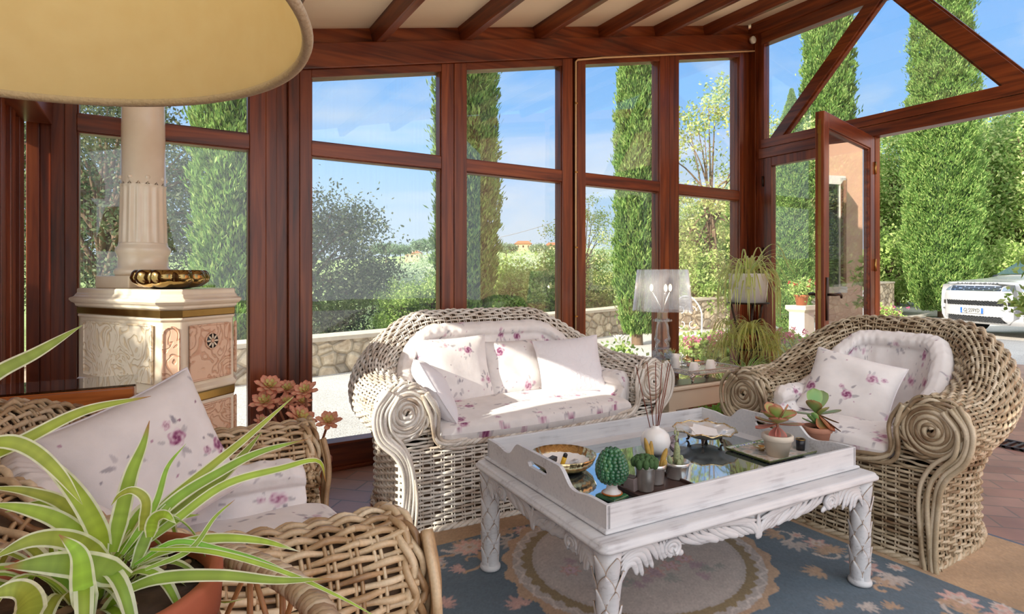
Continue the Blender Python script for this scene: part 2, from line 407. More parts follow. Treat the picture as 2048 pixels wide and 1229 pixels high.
# right wall: corner post, transoms, braces, fixed light, open door
def yz(g, poly, x0=XR, x1=XR + .1): g.prism(poly, x0, x1, MYZ)
def rect(g, y0, y1, z0, z1, x0=XR, x1=XR + .1): g.box(x0, x1, y0, y1, z0, z1)
g = G()
rect(g, 3.66, YB, 0, 3.70); rect(g, 3.575, 3.66, 0, 3.70, XR + .012); rect(g, .18, .30, 0, 3.70)
struct(g.obj('wall_right', MAT['wood_z'], smooth=False, bevel=.004))
g = G()
rect(g, .18, 3.60, 3.50, 3.615, XR + .004); rect(g, .18, 3.70, 3.615, 3.75, XR - .015)
rect(g, .18, 3.60, 2.475, 2.56, XR - .004); rect(g, .18, 3.62, 2.375, 2.47, XR - .01)
struct(g.obj('trim_13', MAT['wood_y'], smooth=False, bevel=.004))
g = G()
def brace(a, b, w=.1):
    a = np.array(a); b = np.array(b); t = (b - a) / np.linalg.norm(b - a); n = np.array((-t[1], t[0])) * w / 2
    yz(g, [tuple(a + n), tuple(a - n), tuple(b - n), tuple(b + n)], XR - .002, XR + .09)
    yz(g, [tuple(a + n * 1.25), tuple(a - n * 1.25), tuple(b - n * 1.25), tuple(b + n * 1.25)], XR + .02, XR + .06)
brace((3.46, 2.53), (2.44, 3.62)); brace((2.44, 3.62), (1.58, 2.52), .125); brace((.3, 3.3), (.9, 2.53))
f = struct(g.obj('window_7', MAT['wood_y'], smooth=False, bevel=.003))
G().box(XR + .06, XR + .066, .3, 3.57, 2.56, 3.50).obj('pane', MAT['glass'], f, smooth=False)
g = G()
rect(g, 3.49, 3.572, 0, 2.375, XR + .005, XR + .08); rect(g, 2.535, 2.63, 0, 2.375, XR + .005, XR + .08)
rect(g, 2.63, 3.49, 2.29, 2.375, XR + .006, XR + .08); rect(g, 2.63, 3.49, 0, .14, XR + .006, XR + .08)
f = struct(g.obj('window_8', MAT['wood_z'], smooth=False, bevel=.003))
G().box(XR + .04, XR + .046, 2.63, 3.49, .14, 2.29).obj('pane', MAT['glass'], f, smooth=False)
MAT['brass'] = plain('old_brass', (164, 132, 78), .3, 1.0, scale=40)
MAT['dark_iron'] = plain('dark_iron', (66, 52, 44), .4, .8, scale=40)
g = G(); 
for z in (.5, 1.45, 2.15): g.tube([(XR - .002, 3.575, z - .05), (XR - .002, 3.575, z + .05)], .009, 8)
g.obj('hinge', MAT['dark_iron'], f)

hx, hy, fx, fy = 5.03, 2.56, 3.915, 2.33
L = math.hypot(hx - fx, hy - fy); ang = math.atan2(fy - hy, fx - hx)
dm = TR((hx, hy, .012), ang)
T_ = .03
g = G()
g.box(.0, .1, -T_, T_, 0, 2.355); g.box(L - .095, L, -T_, T_, 0, 2.355)
f = struct(g.obj('door_1', MAT['wood_z'], smooth=False, bevel=.004, M=dm))
g = G(); g.box(.1, L - .095, -T_, T_, 2.25, 2.355); g.box(.1, L - .095, -T_, T_, 0, .16)
g.box(.1, .112, -.02, .02, .16, 2.25); g.box(L - .107, L - .095, -.02, .02, .16, 2.25); g.box(.112, L - .107, -.02, .02, 2.238, 2.25)
g.obj('rail', MAT['wood_x'], f, smooth=False, bevel=.003)
G().box(.112, L - .107, -.003, .003, .16, 2.24).obj('pane', MAT['glass_door'], f, smooth=False)
g = G(); g.box(L - .002, L + .002, -.009, .009, .1, 2.3)
for z in (.7, 1.05, 1.5, 2.2): g.box(L, L + .006, -.012, .012, z, z + .06)
g.obj('lock_strip', MAT['brass'], f, smooth=False)
g = G()
for sgn in (-1, 1):
    y = sgn * T_
    g.box(L - .068, L - .028, min(y, y + sgn * .006), max(y, y + sgn * .006), .90, 1.20)
    P = [(L - .048, y, 1.08), (L - .048, y + sgn * .05, 1.08), (L - .06, y + sgn * .06, 1.082), (L - .12, y + sgn * .058, 1.085), (L - .165, y + sgn * .055, 1.075), (L - .178, y + sgn * .052, 1.055)]
    g.tube(P, [.009, .009, .01, .011, .009, .007], 8)
g.obj('handle', MAT['dark_iron'], f)
g = G()
for z in (.35, 1.3, 2.1): g.tube([(0, .034, z - .05), (0, .034, z + .05)], .012, 8)
g.obj('hinge', MAT['brass'], f)

# drain grate across the doorway
MAT['grate'] = plain('dark_steel_grate', (70, 62, 66), .5, .6, scale=40)
g = G(); gx0, gx1 = 5.13, 5.36
for x in (gx0, gx1 - .02): g.box(x, x + .02, .3, 2.5, .001, .016)
for i in range(44): g.box(gx0, gx1, .3 + i * .05, .318 + i * .05, .001, .014)
tag(g.obj('drain_grate', MAT['grate'], smooth=False), 'dark slotted metal drain grate let into the floor at the open doorway', 'drain grate')

# cable conduit on the window post and round junction box in the corner
MAT['conduit'] = plain('painted_conduit', (222, 184, 136), .4, .2)
t_ = thing('cable_conduit', 'thin copper coloured cable conduit running down the post and along under the eave beam', 'cable conduit', (Xb(1142), 3.69, 1))
g = G(); x = Xb(1142); xe = Xb(1500)
P = [(x, 3.688, .2), (x, 3.688, zb(x) - .03), (x + .02, 3.688, zb(x) - .012)]
P += [(x + (xe - x) * k / 8, 3.672, zb(x + (xe - x) * k / 8) - .012) for k in range(1, 9)]
P += [(xe + .04, 3.66, zb(xe) + .02), (xe + .05, 3.655, zb(xe) + .25), (xe + .04, 3.6, zb(xe) + .28), (xe + .04, .6, zb(xe) + .28)]
P = [tuple(np.array(p) - np.array((Xb(1142), 3.69, 1))) for p in P]
g.tube(P, .008, 6); g.obj('pipe', MAT['conduit'], t_)
for z in (.9, 1.45, 2.05, 2.6): G().box(-.013, .013, -.014, .004, z - 1.006, z - .994).obj('clip', MAT['brass'], t_, smooth=False)
MAT['white_plastic'] = plain('cream_plastic', (226, 216, 196), .5, var=.04)
g = G(); g.lathe([(0, .03), (.03, .03), (.036, .024), (.036, 0)], 20, M=TR((4.985, 3.655, zb(5.0) + .085), 0, PI / 2))
for dz in (.012, -.012): g.ball((4.985, 3.624, zb(5.0) + .085 + dz), .005)
tag(g.obj('junction_box', MAT['white_plastic']), 'small round cream junction box at the end of the eave beam', 'junction box')
# ================================================================== wicker seats
def resample(P, n):
    d = np.r_[0, np.cumsum(np.linalg.norm(np.diff(P, axis=0), axis=1))]; u = np.linspace(0, d[-1], n)
    return np.stack([np.interp(u, d, P[:, k]) for k in range(P.shape[1])], 1), d[-1]
def smooth_poly(P, n):
    """Catmull-Rom through points"""
    P = np.asarray(P, float); Q = np.vstack([2 * P[0] - P[1], P, 2 * P[-1] - P[-2]]); out = []
    for i in range(1, len(Q) - 2):
        t = np.linspace(0, 1, 12, endpoint=False)[:, None]; a, b, c, d = Q[i - 1], Q[i], Q[i + 1], Q[i + 2]
        out.append(.5 * (2 * b + (c - a) * t + (2 * a - 5 * b + 4 * c - d) * t ** 2 + (3 * b - a - 3 * c + d) * t ** 3))
    return resample(np.vstack(out + [P[-1:]]), n)[0]
def sstep(x): x = np.clip(x, 0, 1); return x * x * (3 - 2 * x)
PA = [(.02, 0.0), (.004, .06), (0, .18), (0, .32), (.012, .40), (.06, .452), (.112, .51), (.128, .58), (.108, .65), (.055, .70), (-.01, .712), (-.07, .69), (-.112, .64), (-.126, .56), (-.126, .47), (-.126, .40)]
PBk = [(.02, 0.0), (.004, .06), (0, .18), (0, .32), (.012, .40), (.06, .47), (.125, .56), (.165, .67), (.165, .79), (.125, .90), (.06, .975), (-.01, .99), (-.06, .955), (-.088, .88), (-.11, .68), (-.126, .40)]

def weave(g, gs, S, spacing_t, rows, r=.0075, amp=.008, rs=.0042, cut=34, seed=0):
    """horizontal strands over paired stakes on a sampled surface S[v,t]"""
    rr = random.Random(seed)
    nv, nt = S.shape[:2]
    dv = np.gradient(S, axis=0); dt = np.gradient(S, axis=1); Nn = np.cross(dt, dv); Nn /= np.linalg.norm(Nn, axis=2, keepdims=True) + 1e-9
    mid = S[nv // 3]; al = np.r_[0, np.cumsum(np.linalg.norm(np.diff(mid, axis=0), axis=1))]
    ns = max(2, int(round(al[-1] / spacing_t))); st = al / al[-1] * ns
    for k in range(rows):
        v = (k + .5) / rows * (nv - 1); i = min(int(v), nv - 2); f = v - i
        P = S[i] * (1 - f) + S[i + 1] * f; n = Nn[i] * (1 - f) + Nn[i + 1] * f
        P = P + n * (amp * np.cos(PI * (st + k)))[:, None] + np.array([0, 0, 1]) * (.002 * np.sin(st * 1.7 + k * 2.3))[:, None]
        a = -rr.randint(0, cut)
        while a < nt - 1:
            b = min(a + cut + rr.randint(-8, 8), nt); a0 = max(a, 0)
            if b - a0 >= 3: g.tube(P[a0:b], r * rr.uniform(.85, 1.12), 5, N=n[a0:b], caps=False)
            a = b - 1
    if gs is not None:
        for j in range(ns):
            t = (j + .5) / ns * (nt - 1); i = min(int(t), nt - 2)
            f = t - i
            C = S[:, i] * (1 - f) + S[:, i + 1] * f; tv = dt[:, i] / (np.linalg.norm(dt[:, i], axis=1, keepdims=True) + 1e-9)
            for s in (-1, 1): gs.tube((C + tv * s * .0065)[::2], rs, 4, caps=False)
    return Nn

def rope(g, P, R, r, k=3, turns=60, closed=False, sides=5):
    P = np.asarray(P, float); n = len(P)
    T = (np.roll(P, -1, 0) - np.roll(P, 1, 0)) if closed else np.gradient(P, axis=0)
    T /= np.linalg.norm(T, axis=1, keepdims=True) + 1e-9
    up = np.array((0, 0, 1.0)); s = np.cross(T, up); l = np.linalg.norm(s, axis=1, keepdims=True); s = np.where(l > .05, s / (l + 1e-9), np.array((1.0, 0, 0))); u = np.cross(s, T)
    a = np.linspace(0, turns * 2 * PI, n, endpoint=not closed)
    for j in range(k):
        ph = a + j * 2 * PI / k
        g.tube(P + R * (np.cos(ph)[:, None] * s + np.sin(ph)[:, None] * u), r, sides, closed=closed)

def band(g, C, y0, n, pitch, r, seed=0):
    """bundle of n strands side by side following a path in the (x,z) plane at depth y0"""
    C = smooth_poly(C, 50); T = np.gradient(C, axis=0); T /= np.linalg.norm(T, axis=1, keepdims=True); Nn = np.stack([-T[:, 1], T[:, 0]], 1)
    rr = random.Random(seed); u = np.linspace(0, 1, 50)
    for j in range(n):
        o = (j - (n - 1) / 2) * pitch; w = rr.uniform(0, 6)
        P = C + Nn * (o + pitch * .45 * np.sin(u * 9 + w))[:, None]
        g.tube(np.stack([P[:, 0], y0 - .006 * np.cos(u * 9 + w) - .004, P[:, 1]], 1), r * rr.uniform(.9, 1.1), 6)

def wicker_seat(name, label, cat, loc, rz, w, d, zback, wm, seed, nexp=2.8, y1=.3, bow=.02, group=None, rise=(.24, .74), pad_seed=1):
    t0 = thing(name, label, cat, loc, rz, group)
    wmat = MAT[wm]
    th = np.linspace(0, PI / 2, 60)
    q = np.stack([-w * np.cos(th) ** (2 / nexp), y1 + (d - y1) * np.sin(th) ** (2 / nexp)], 1)
    half = np.vstack([[(-w, 0.0)], q]); full = np.vstack([half, half[-2::-1] * np.array((-1, 1))])
    nt = int(resample(full, 50)[1] / .0125)
    path, plen = resample(full, nt)
    T = np.gradient(path, axis=0); T /= np.linalg.norm(T, axis=1, keepdims=True); out = np.stack([-T[:, 1], T[:, 0]], 1)
    s = np.linspace(0, 1, nt); a = np.minimum(s, 1 - s) * 2
    wt = sstep((a - rise[0]) / (rise[1] - rise[0]))
    A = smooth_poly(PA, 90); B = smooth_poly(PBk, 90).copy()
    k = np.clip((B[:, 1] - .45) / .54, 0, 1); B[:, 1] = B[:, 1] + (zback - .99) * k
    prof = A[:, None] * (1 - wt)[None, :, None] + B[:, None] * wt[None, :, None]      # v,t,(o,z)
    S = np.stack([path[None, :, 0] + out[None, :, 0] * prof[..., 0], path[None, :, 1] + out[None, :, 1] * prof[..., 0], prof[..., 1]], -1)
    gw, gs = G(), G()
    weave(gw, gs, S, .052, 76, seed=seed)
    dv = np.gradient(S, axis=0); dt = np.gradient(S, axis=1); Nn = np.cross(dt, dv); Nn /= np.linalg.norm(Nn, axis=2, keepdims=True) + 1e-9
    sg = 1 if (Nn[30, 0] @ np.array((-1, 0, 0))) > 0 else -1
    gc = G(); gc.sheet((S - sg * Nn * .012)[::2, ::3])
    # front panel under the seat
    xs = np.linspace(-w, w, int(2 * w / .0125)); zs = np.linspace(0.0, .41, 40)
    yb = -bow * np.cos(xs / w * PI / 2) - .004
    Fp = np.stack([np.broadcast_to(xs, (40, len(xs))), np.broadcast_to(yb, (40, len(xs))) - .015 * (1 - np.minimum(zs / .1, 1))[:, None], np.broadcast_to(zs[:, None], (40, len(xs)))], -1)
    gf = G(); weave(gf, gs, Fp[:, ::-1], .052, 23, seed=seed + 1)
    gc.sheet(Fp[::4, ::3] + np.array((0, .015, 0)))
    for sx in (-1, 1):
        xa = np.linspace(sx * w - .15, sx * w + .05, 12) if sx > 0 else np.linspace(sx * w - .05, sx * w + .15, 12); za = np.linspace(.40, .62, 8)
        Fa = np.stack([np.broadcast_to(xa, (8, 12)), np.full((8, 12), -.004), np.broadcast_to(za[:, None], (8, 12))], -1)
        weave(gf, None, Fa[:, ::-1] * np.array((1, 0, 1)) + np.array((0, .004, 0)), .05, 12, seed=seed + 2)
        # dark disc closing the end of the arm roll
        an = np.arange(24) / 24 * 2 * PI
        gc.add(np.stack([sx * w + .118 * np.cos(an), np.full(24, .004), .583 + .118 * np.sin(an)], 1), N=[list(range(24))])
    gc.obj('lining', MAT['weave_gap_shade'], t0)  # dark sheet added behind the weave so its gaps look shaded
    gw.obj('woven_shell', wmat, t0); gf.obj('front_panel', wmat, t0); gs.obj('stakes', wmat, t0)
    for sx in (-1, 1):
        g = G(); rr = random.Random(seed + sx)
        for j in range(2):
            thv = np.linspace(0, 2 * PI * 4.6, 190); R = .012 + .098 * thv / thv[-1]
            ang = thv * sx + j * PI + rr.uniform(0, 1)
            y = -.014 - .016 * (1 - R / .11) - .004 * np.cos(thv * 2.3 + j * PI)
            g.tube(np.stack([sx * w + R * np.cos(ang), y, .583 + R * np.sin(ang) * 1.02], 1), .0098, 6)
        an = np.linspace(0, 2 * PI, 90, endpoint=False)
        rope(g, np.stack([sx * w + .119 * np.cos(an), np.full(90, -.012), .583 + .119 * np.sin(an)], 1), .008, .0085, 2, 7, closed=True)
        rope(g, np.stack([sx * w + .131 * np.cos(an), np.full(90, .012), .583 + .131 * np.sin(an)], 1), .008, .0085, 2, 7, closed=True)
        g.obj('arm_scroll', wmat, t0)
        g = G()
        band(g, [(sx * (w + .07), .685), (sx * (w + .12), .60), (sx * (w + .108), .50), (sx * (w + .04), .42), (sx * (w + .004), .34), (sx * (w - .01), .22), (sx * (w - .006), .1), (sx * (w + .004), .0)], -.03, 5, .0155, .0098, seed + 5)
        band(g, [(sx * (w - .09), .67), (sx * (w - .13), .58), (sx * (w - .135), .50), (sx * (w - .15), .445), (sx * (w - .20), .415), (sx * (w - .30), .405)], -.032, 3, .0155, .0098, seed + 6)
        g.obj('arm_binding', wmat, t0)
    g = G()
    base = np.vstack([S[2], Fp[1][::-1][4:-4]]); base, bl = resample(np.vstack([base, base[:1]]), 260)
    base = base[:-1].copy(); base[:, 2] = .016
    rope(g, base, .009, .0105, 3, int(bl / .12), closed=True)
    xr = np.linspace(-w + .16, w - .16, 120); rope(g, np.stack([xr, -bow * np.cos(xr / w * PI / 2) - .012, np.full(120, .41)], 1), .008, .0095, 3, int(2 * w / .12))
    g.obj('braided_rim', wmat, t0)
    # padded lining
    i0 = 3; idx = np.arange(i0, nt - i0)
    zt = .615 * (1 - wt) + (zback - .095) * wt
    sec = []
    al = s * plen
    pl = .5 + .5 * np.cos(al / .16 * 2 * PI)
    ru = np.sin(al * 95) * .0022 + np.sin(al * 41 + 1) * .0022
    one = np.ones(nt); mid = .5 * (.5 + zt - .06)
    for o, z in ((-.118 * one, .43 * one), (-.19 * one, .43 * one), (-.208 * one, .50 * one), (-.205 + .012 * (1 - pl), .5 + (zt - .06 - .5) * .33), (-.195 + .014 * (1 - pl), .5 + (zt - .06 - .5) * .66), (-.172 + .008 * (1 - pl), zt - .058), (-.19 + ru, zt - .04), (-.2 + ru, zt - .012), (-.18 + ru, zt + .018 + ru), (-.145 + 0 * ru, zt + .03 + ru), (-.112 * one, zt + .012 + ru), (-.1 * one, zt - .03)):
        o = o + (-.004 - .05 * 0) * one + .028 * wt * np.clip((z - .5) / .4, 0, 1)
        sec.append(np.stack([path[:, 0] + out[:, 0] * o, path[:, 1] + out[:, 1] * o, z * one], 1)[idx])
    Sx = np.array(sec)                                       # 12, n, 3
    # refine across for the painted pattern
    fine = np.array([resample(Sx[:, j], 64)[0] for j in range(Sx.shape[1])]).transpose(1, 0, 2)
    lv = np.r_[0, np.cumsum(np.linalg.norm(np.diff(fine[:, fine.shape[1] // 2], axis=0), axis=1))]
    fine = np.concatenate([fine, fine[:1] * 1.0]); lv = np.r_[lv, lv[-1]]
    nf = fine.shape[1]; up = 3
    tt = np.linspace(0, nf - 1, nf * up); it = np.minimum(tt.astype(int), nf - 2); ff = (tt - it)[None, :, None]
    fine = fine[:, it] * (1 - ff) + fine[:, it + 1] * ff
    U, Vv = np.meshgrid(tt / nf * plen, lv)
    # puff out the two ends
    ends = np.minimum(tt, tt[::-1]); tuck = np.clip(ends / 3.5, 0, 1) ** .5
    cen = fine.mean(0, keepdims=True); fine = cen + (fine - cen) * (.55 + .45 * tuck)[None, :, None]
    g = G(); g.sheet(fine, C=floral(U, Vv, seed + 40 + pad_seed))
    mq = fine.shape[1]
    g.N.append([i * mq for i in range(fine.shape[0] - 1)]); g.N.append([i * mq + mq - 1 for i in range(fine.shape[0] - 1)][::-1])
    g.obj('back_pad', MAT['floral'], t0)
    # seat cushion
    cw, cd = w - .165, d - .19
    cushion(cw * 2, cd, .105, seed + 60, 'seat_cushion', t0, Matrix.Translation((0, cd / 2 - .035, .455)), bow=bow)
    return t0

def cushion(W, D, H, seed, name, parent, M, bow=0, step=.0055, mat='floral', rnd_=.05, nwave=.006):
    """thick seat cushion: rounded box sheet"""
    nx, ny = int(W / step), int(D / step)
    g = G()
    def blk(u, v, sgn):
        pass
    x = np.linspace(-1, 1, nx); y = np.linspace(-1, 1, ny)
    X, Y = np.meshgrid(x, y)
    ex = 1 - np.abs(X) ** 14; ey = 1 - np.abs(Y) ** 10
    dome = np.clip(ex * ey, 0, 1) ** .35
    rr = random.Random(seed); wav = sum(np.sin(X * rr.uniform(2, 9) + Y * rr.uniform(2, 9) + rr.uniform(0, 6)) for _ in range(6)) / 6
    Z = H / 2 * dome + .018 * (1 - X * X) * (1 - Y * Y) + nwave * wav * dome
    cx = X * W / 2 * (1 - .02 * (np.abs(Y) ** 8)); cy = Y * D / 2 * (1 - .02 * np.abs(X) ** 8) - bow * np.cos(X * PI / 2) * (Y < 0) * np.abs(Y)
    top = np.stack([cx, cy, Z], -1)
    g.sheet(top, C=floral(cx, cy - Z * np.sign(Y) * (np.abs(Y) > .9), seed))
    st = 4
    bot = np.stack([cx, cy, -H / 2 * dome], -1)
    # skirt of the cushion: bottom sheet, coarse rows except near the front edge
    g.sheet(bot[:, ::-1], C=floral(cx, cy - H, seed + 1)[:, ::-1])
    return g.obj(name, MAT[mat], parent, M=M)

def pillow(name, label, M, W, Hh, T, seed, mat='floral', group=None, n=110, corner=.06, cell=.19, sag=0.0, paint=True, parent=None, scale_=1.0):
    x = np.linspace(-1, 1, n); X, Y = np.meshgrid(x, x)
    e = np.clip((1 - X ** 4) * (1 - Y ** 4), 0, 1) ** .55
    rr = random.Random(seed)
    wv = sum(np.sin(X * rr.uniform(1, 7) + Y * rr.uniform(1, 7) + rr.uniform(0, 6)) for _ in range(7)) / 7
    ed = np.clip(np.minimum(1 - np.abs(X), 1 - np.abs(Y)) * 8, 0, 1)
    puck = .0035 * np.sin((X + Y) * 30) * (1 - ed) * 1
    px = X * W / 2 * (1 - corner * (1 - Y * Y)); py = Y * Hh / 2 * (1 - corner * (1 - X * X))
    g = G()
    for sg in (1, -1):
        z = sg * (T / 2 * e + .012 * wv * e + puck * ed) + .01 * np.sin(X * 2 + seed) * np.cos(Y * 2.2) 
        py2 = py - sag * e * (1 - Y) * .5
        A = np.stack([px, py2, z], -1)
        C = floral(px + (sg < 0) * .37, py, seed, cell=cell, scale=scale_) if paint else None
        if sg < 0: A = A[:, ::-1]; C = None if C is None else C[:, ::-1]
        g.sheet(A, C=C)
    # piped seam
    m = int(n)
    rim = np.concatenate([np.stack([px[0], py[0]], 1), np.stack([px[1:, -1], py[1:, -1]], 1), np.stack([px[-1, -2::-1], py[-1, -2::-1]], 1), np.stack([px[-2:0:-1, 0], py[-2:0:-1, 0]], 1)])
    Xr = rim[:, 0] / (W / 2); Yr = rim[:, 1] / (Hh / 2)
    rim3 = np.stack([rim[:, 0], rim[:, 1], .01 * np.sin(Xr * 2 + seed) * np.cos(Yr * 2.2)], 1)
    o = g.obj(name, MAT[mat], parent, M=M)
    if label: tag(o, label, 'cushion', group)
    s = G(); 
    if paint:
        s.tube(rim3[::2], .0035, 5, closed=True); s.C = [np.ones((len(v), 3)) * np.array(lin((226, 220, 224))) for v in s.V]; s.col = True
    else: s.tube(rim3[::2], .003, 5, closed=True)
    s.obj('seam', MAT[mat], o)
    return o
def frame(c, xa, ya):
    """matrix from a centre and two (approximate) in-plane axes"""
    x = Vector(xa).normalized(); z = x.cross(Vector(ya)).normalized(); y = z.cross(x)
    M = Matrix((x, y, z)).transposed().to_4x4(); M.translation = Vector(c); return M

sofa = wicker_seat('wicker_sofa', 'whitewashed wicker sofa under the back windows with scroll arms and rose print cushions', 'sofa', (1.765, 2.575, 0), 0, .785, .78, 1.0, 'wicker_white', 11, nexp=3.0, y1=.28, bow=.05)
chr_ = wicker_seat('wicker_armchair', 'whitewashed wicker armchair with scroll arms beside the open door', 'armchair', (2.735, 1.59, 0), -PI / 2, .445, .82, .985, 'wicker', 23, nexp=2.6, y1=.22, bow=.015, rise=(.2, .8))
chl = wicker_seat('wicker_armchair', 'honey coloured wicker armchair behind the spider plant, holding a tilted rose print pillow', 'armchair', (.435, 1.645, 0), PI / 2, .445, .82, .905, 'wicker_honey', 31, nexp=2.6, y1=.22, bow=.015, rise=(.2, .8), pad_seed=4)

# loose pillows
m = N('white_damask'); t = m.tex('Voronoi', 26, feature='DISTANCE_TO_EDGE'); t2 = m.tex('Wave', 9, I_Distortion=9.0, I_Detail=3.0); t3 = m.tex('Noise', 420)
h = m.mix(.5, m.ramp(t.outputs[0], [(0, (0, 0, 0)), (.12, (1, 1, 1))]), t2.outputs[0]); h = m.mix(.2, h, t3.outputs[0])
m.bsdf(lin((232, 228, 232)), .8, bump=h, bs=.55, bd=.0035, spec=.2, Sheen_Weight=.1); MAT['damask'] = m.m
MAT['white_cloth'] = plain('white_cloth', (230, 226, 230), .85, var=.03, scale=300, bump=.15, spec=.2)
sx, sy = 1.765, 2.575
pillow('throw_pillow', 'rose print pillow leaning on the sofa back, left of the pair', frame((1.475, 3.07, .665), (1, .03, 0), (.03, .34, .93)), .47, .41, .17, 3, group=None)
pillow('throw_pillow', 'rose print pillow half hidden behind the white embroidered pillow on the sofa', frame((1.91, 3.10, .645), (1, 0, 0), (0, .36, .92)), .44, .36, .16, 5)
pillow('throw_pillow', 'plain white pillow slumped against the left sofa arm, seen edge on', frame((1.225, 2.80, .625), (.30, .92, -.1), (-.48, .1, .82)), .42, .36, .12, 8, mat='white_cloth', paint=False)
pillow('throw_pillow', 'white embroidered pillow at the right end of the sofa seat', frame((2.19, 2.90, .66), (.93, -.2, .05), (-.03, .36, .93)), .44, .36, .15, 9, mat='damask', paint=False)
pillow('throw_pillow', 'rose print pillow propped in the armchair by the open door', frame((3.03, 1.645, .645), (.2, -.97, -.17), (.55, -.05, .82)), .42, .36, .14, 12)
a_, b_, c_ = (np.array(at(*p)) for p in ((358, 750, 1.60), (505, 948, 1.70), (28, 905, 1.28)))
U_, V_ = (a_ - c_), (b_ - a_)
pillow('throw_pillow', 'large rose print pillow standing on its corner in the honey wicker armchair', frame((b_ + c_) / 2, U_, -V_), .375, .37, .14, 17, cell=.16, scale_=.85)
print('pillow edges', np.linalg.norm(U_), np.linalg.norm(V_), (b_ + c_) / 2)

# ================================================================== coffee table
m = N('distressed_white_paint')
t = m.tex('Noise', 1.0, sc=(5, 95, 95), I_Detail=6.0); t2 = m.tex('Noise', 9, I_Detail=5.0)
ge = m.n('NewGeometry')
wear = m.mix(.5, t.outputs[0], t2.outputs[0])
c = m.ramp(wear, [(.29, lin((132, 120, 118))), (.35, lin((178, 176, 178))), (.46, lin((202, 202, 204))), (.7, lin((214, 213, 213)))])
m.bsdf(c, .42, bump=t.outputs[0], bs=.15, bd=.002); MAT['paint'] = m.m
def rrect(hx, hy, r, k=6):
    P = []
    for cx, cy, a0 in ((hx - r, hy - r, 0), (-hx + r, hy - r, PI / 2), (-hx + r, -hy + r, PI), (hx - r, -hy + r, 1.5 * PI)):
        for a in np.linspace(a0, a0 + PI / 2, k): P.append((cx + r * math.cos(a), cy + r * math.sin(a)))
    return np.array(P)
def stack(g, hx, hy, r, levels, k=6, bottom=True, top=True):
    """rounded rectangle built of (inset, z) levels"""
    A = np.array([np.c_[rrect(hx - i, hy - i, max(r - i, .002), k), np.full(4 * k, z)] for i, z in levels])
    n0 = g.n; g.sheet(A, cv=True); n = 4 * k
    if bottom: g.N.append([n0 + j for j in range(n)][::-1])
    if top: g.N.append([n0 + (len(levels) - 1) * n + j for j in range(n)])
tb = thing('coffee_table', 'carved white painted coffee table with leaf scale legs on the rug', 'coffee table', (1.765, 1.67, 0.012), math.radians(-3.3))
HX, HY = .672, .45
g = G(); stack(g, HX, HY, .03, [(.03, .410), (.010, .411), (.002, .415), (0, .421), (.002, .427), (.008, .4295), (.009, .4335), (.013, .4385), (.019, .440)]); g.obj('tabletop', MAT['paint'], tb)
def leg():
    g = G(); gr = G(); g.lathe([(.041, .0), (.043, .008), (.041, .016), (.034, .022), (.033, .2), (.036, .36), (.045, .412)], 20)
    rows = 7
    for k in range(rows):
        z0 = .012 + k * .05; 
        for j in range(4):
            a0 = (j + .5 * (k % 2)) * PI / 2; A = []; E = []
            vs = np.linspace(0, 1, 9)
            for v in vs:
                wv = .78 * max(0, 1 - max(0, (v - .35) / .65) ** 1.7) + .02
                R = .0365 + .0075 * v ** 2 + (.006 * v if k > 4 else 0)
                A.append([(math.cos(a0 + u * wv) * (R - .0045 * u * u), math.sin(a0 + u * wv) * (R - .0045 * u * u), z0 + v * .085) for u in np.linspace(-1, 1, 9)])
            A = np.array(A); g.sheet(A)
            rim = np.concatenate([A[2:, 0], A[-1, 1:-1], A[2:, -1][::-1]]); gr.tube(rim, .0013, 4)
    return g, gr
MAT['worn_edge'] = plain('worn_brown_edge', (178, 156, 138), .6, var=.4, scale=60)
lg_, lr_ = leg(); lg = lg_.obj('leg', MAT['paint'], tb, M=Matrix.Translation((-HX + .055, -HY + .055, 0))); lr_.obj('scale_edges', MAT['worn_edge'], lg)
for x, y in ((HX - .055, -HY + .055), (HX - .055, HY - .055), (-HX + .055, HY - .055)):
    o = copy_tree(lg, tb); o.matrix_local = Matrix.Translation((x, y, 0))
def stroke(g, pts, r, depth, flat=.5, tail=.3):
    """one carved leaf rib: fat in the middle, rounded tip"""
    C = smooth_poly(np.array(pts), 16); u = np.linspace(0, 1, 16)
    rr = r * np.clip(np.interp(u, [0, .25, .7, .93, 1], [tail, .8, 1, .75, .22]), .1, 1)
    g.tube(np.c_[C[:, 0], np.zeros(16), C[:, 1]], rr, 8, N=np.tile(np.array((0, 1.0, 0)), (16, 1)))
    V = g.V[-1]; V[:, 1] = V[:, 1] * flat + depth
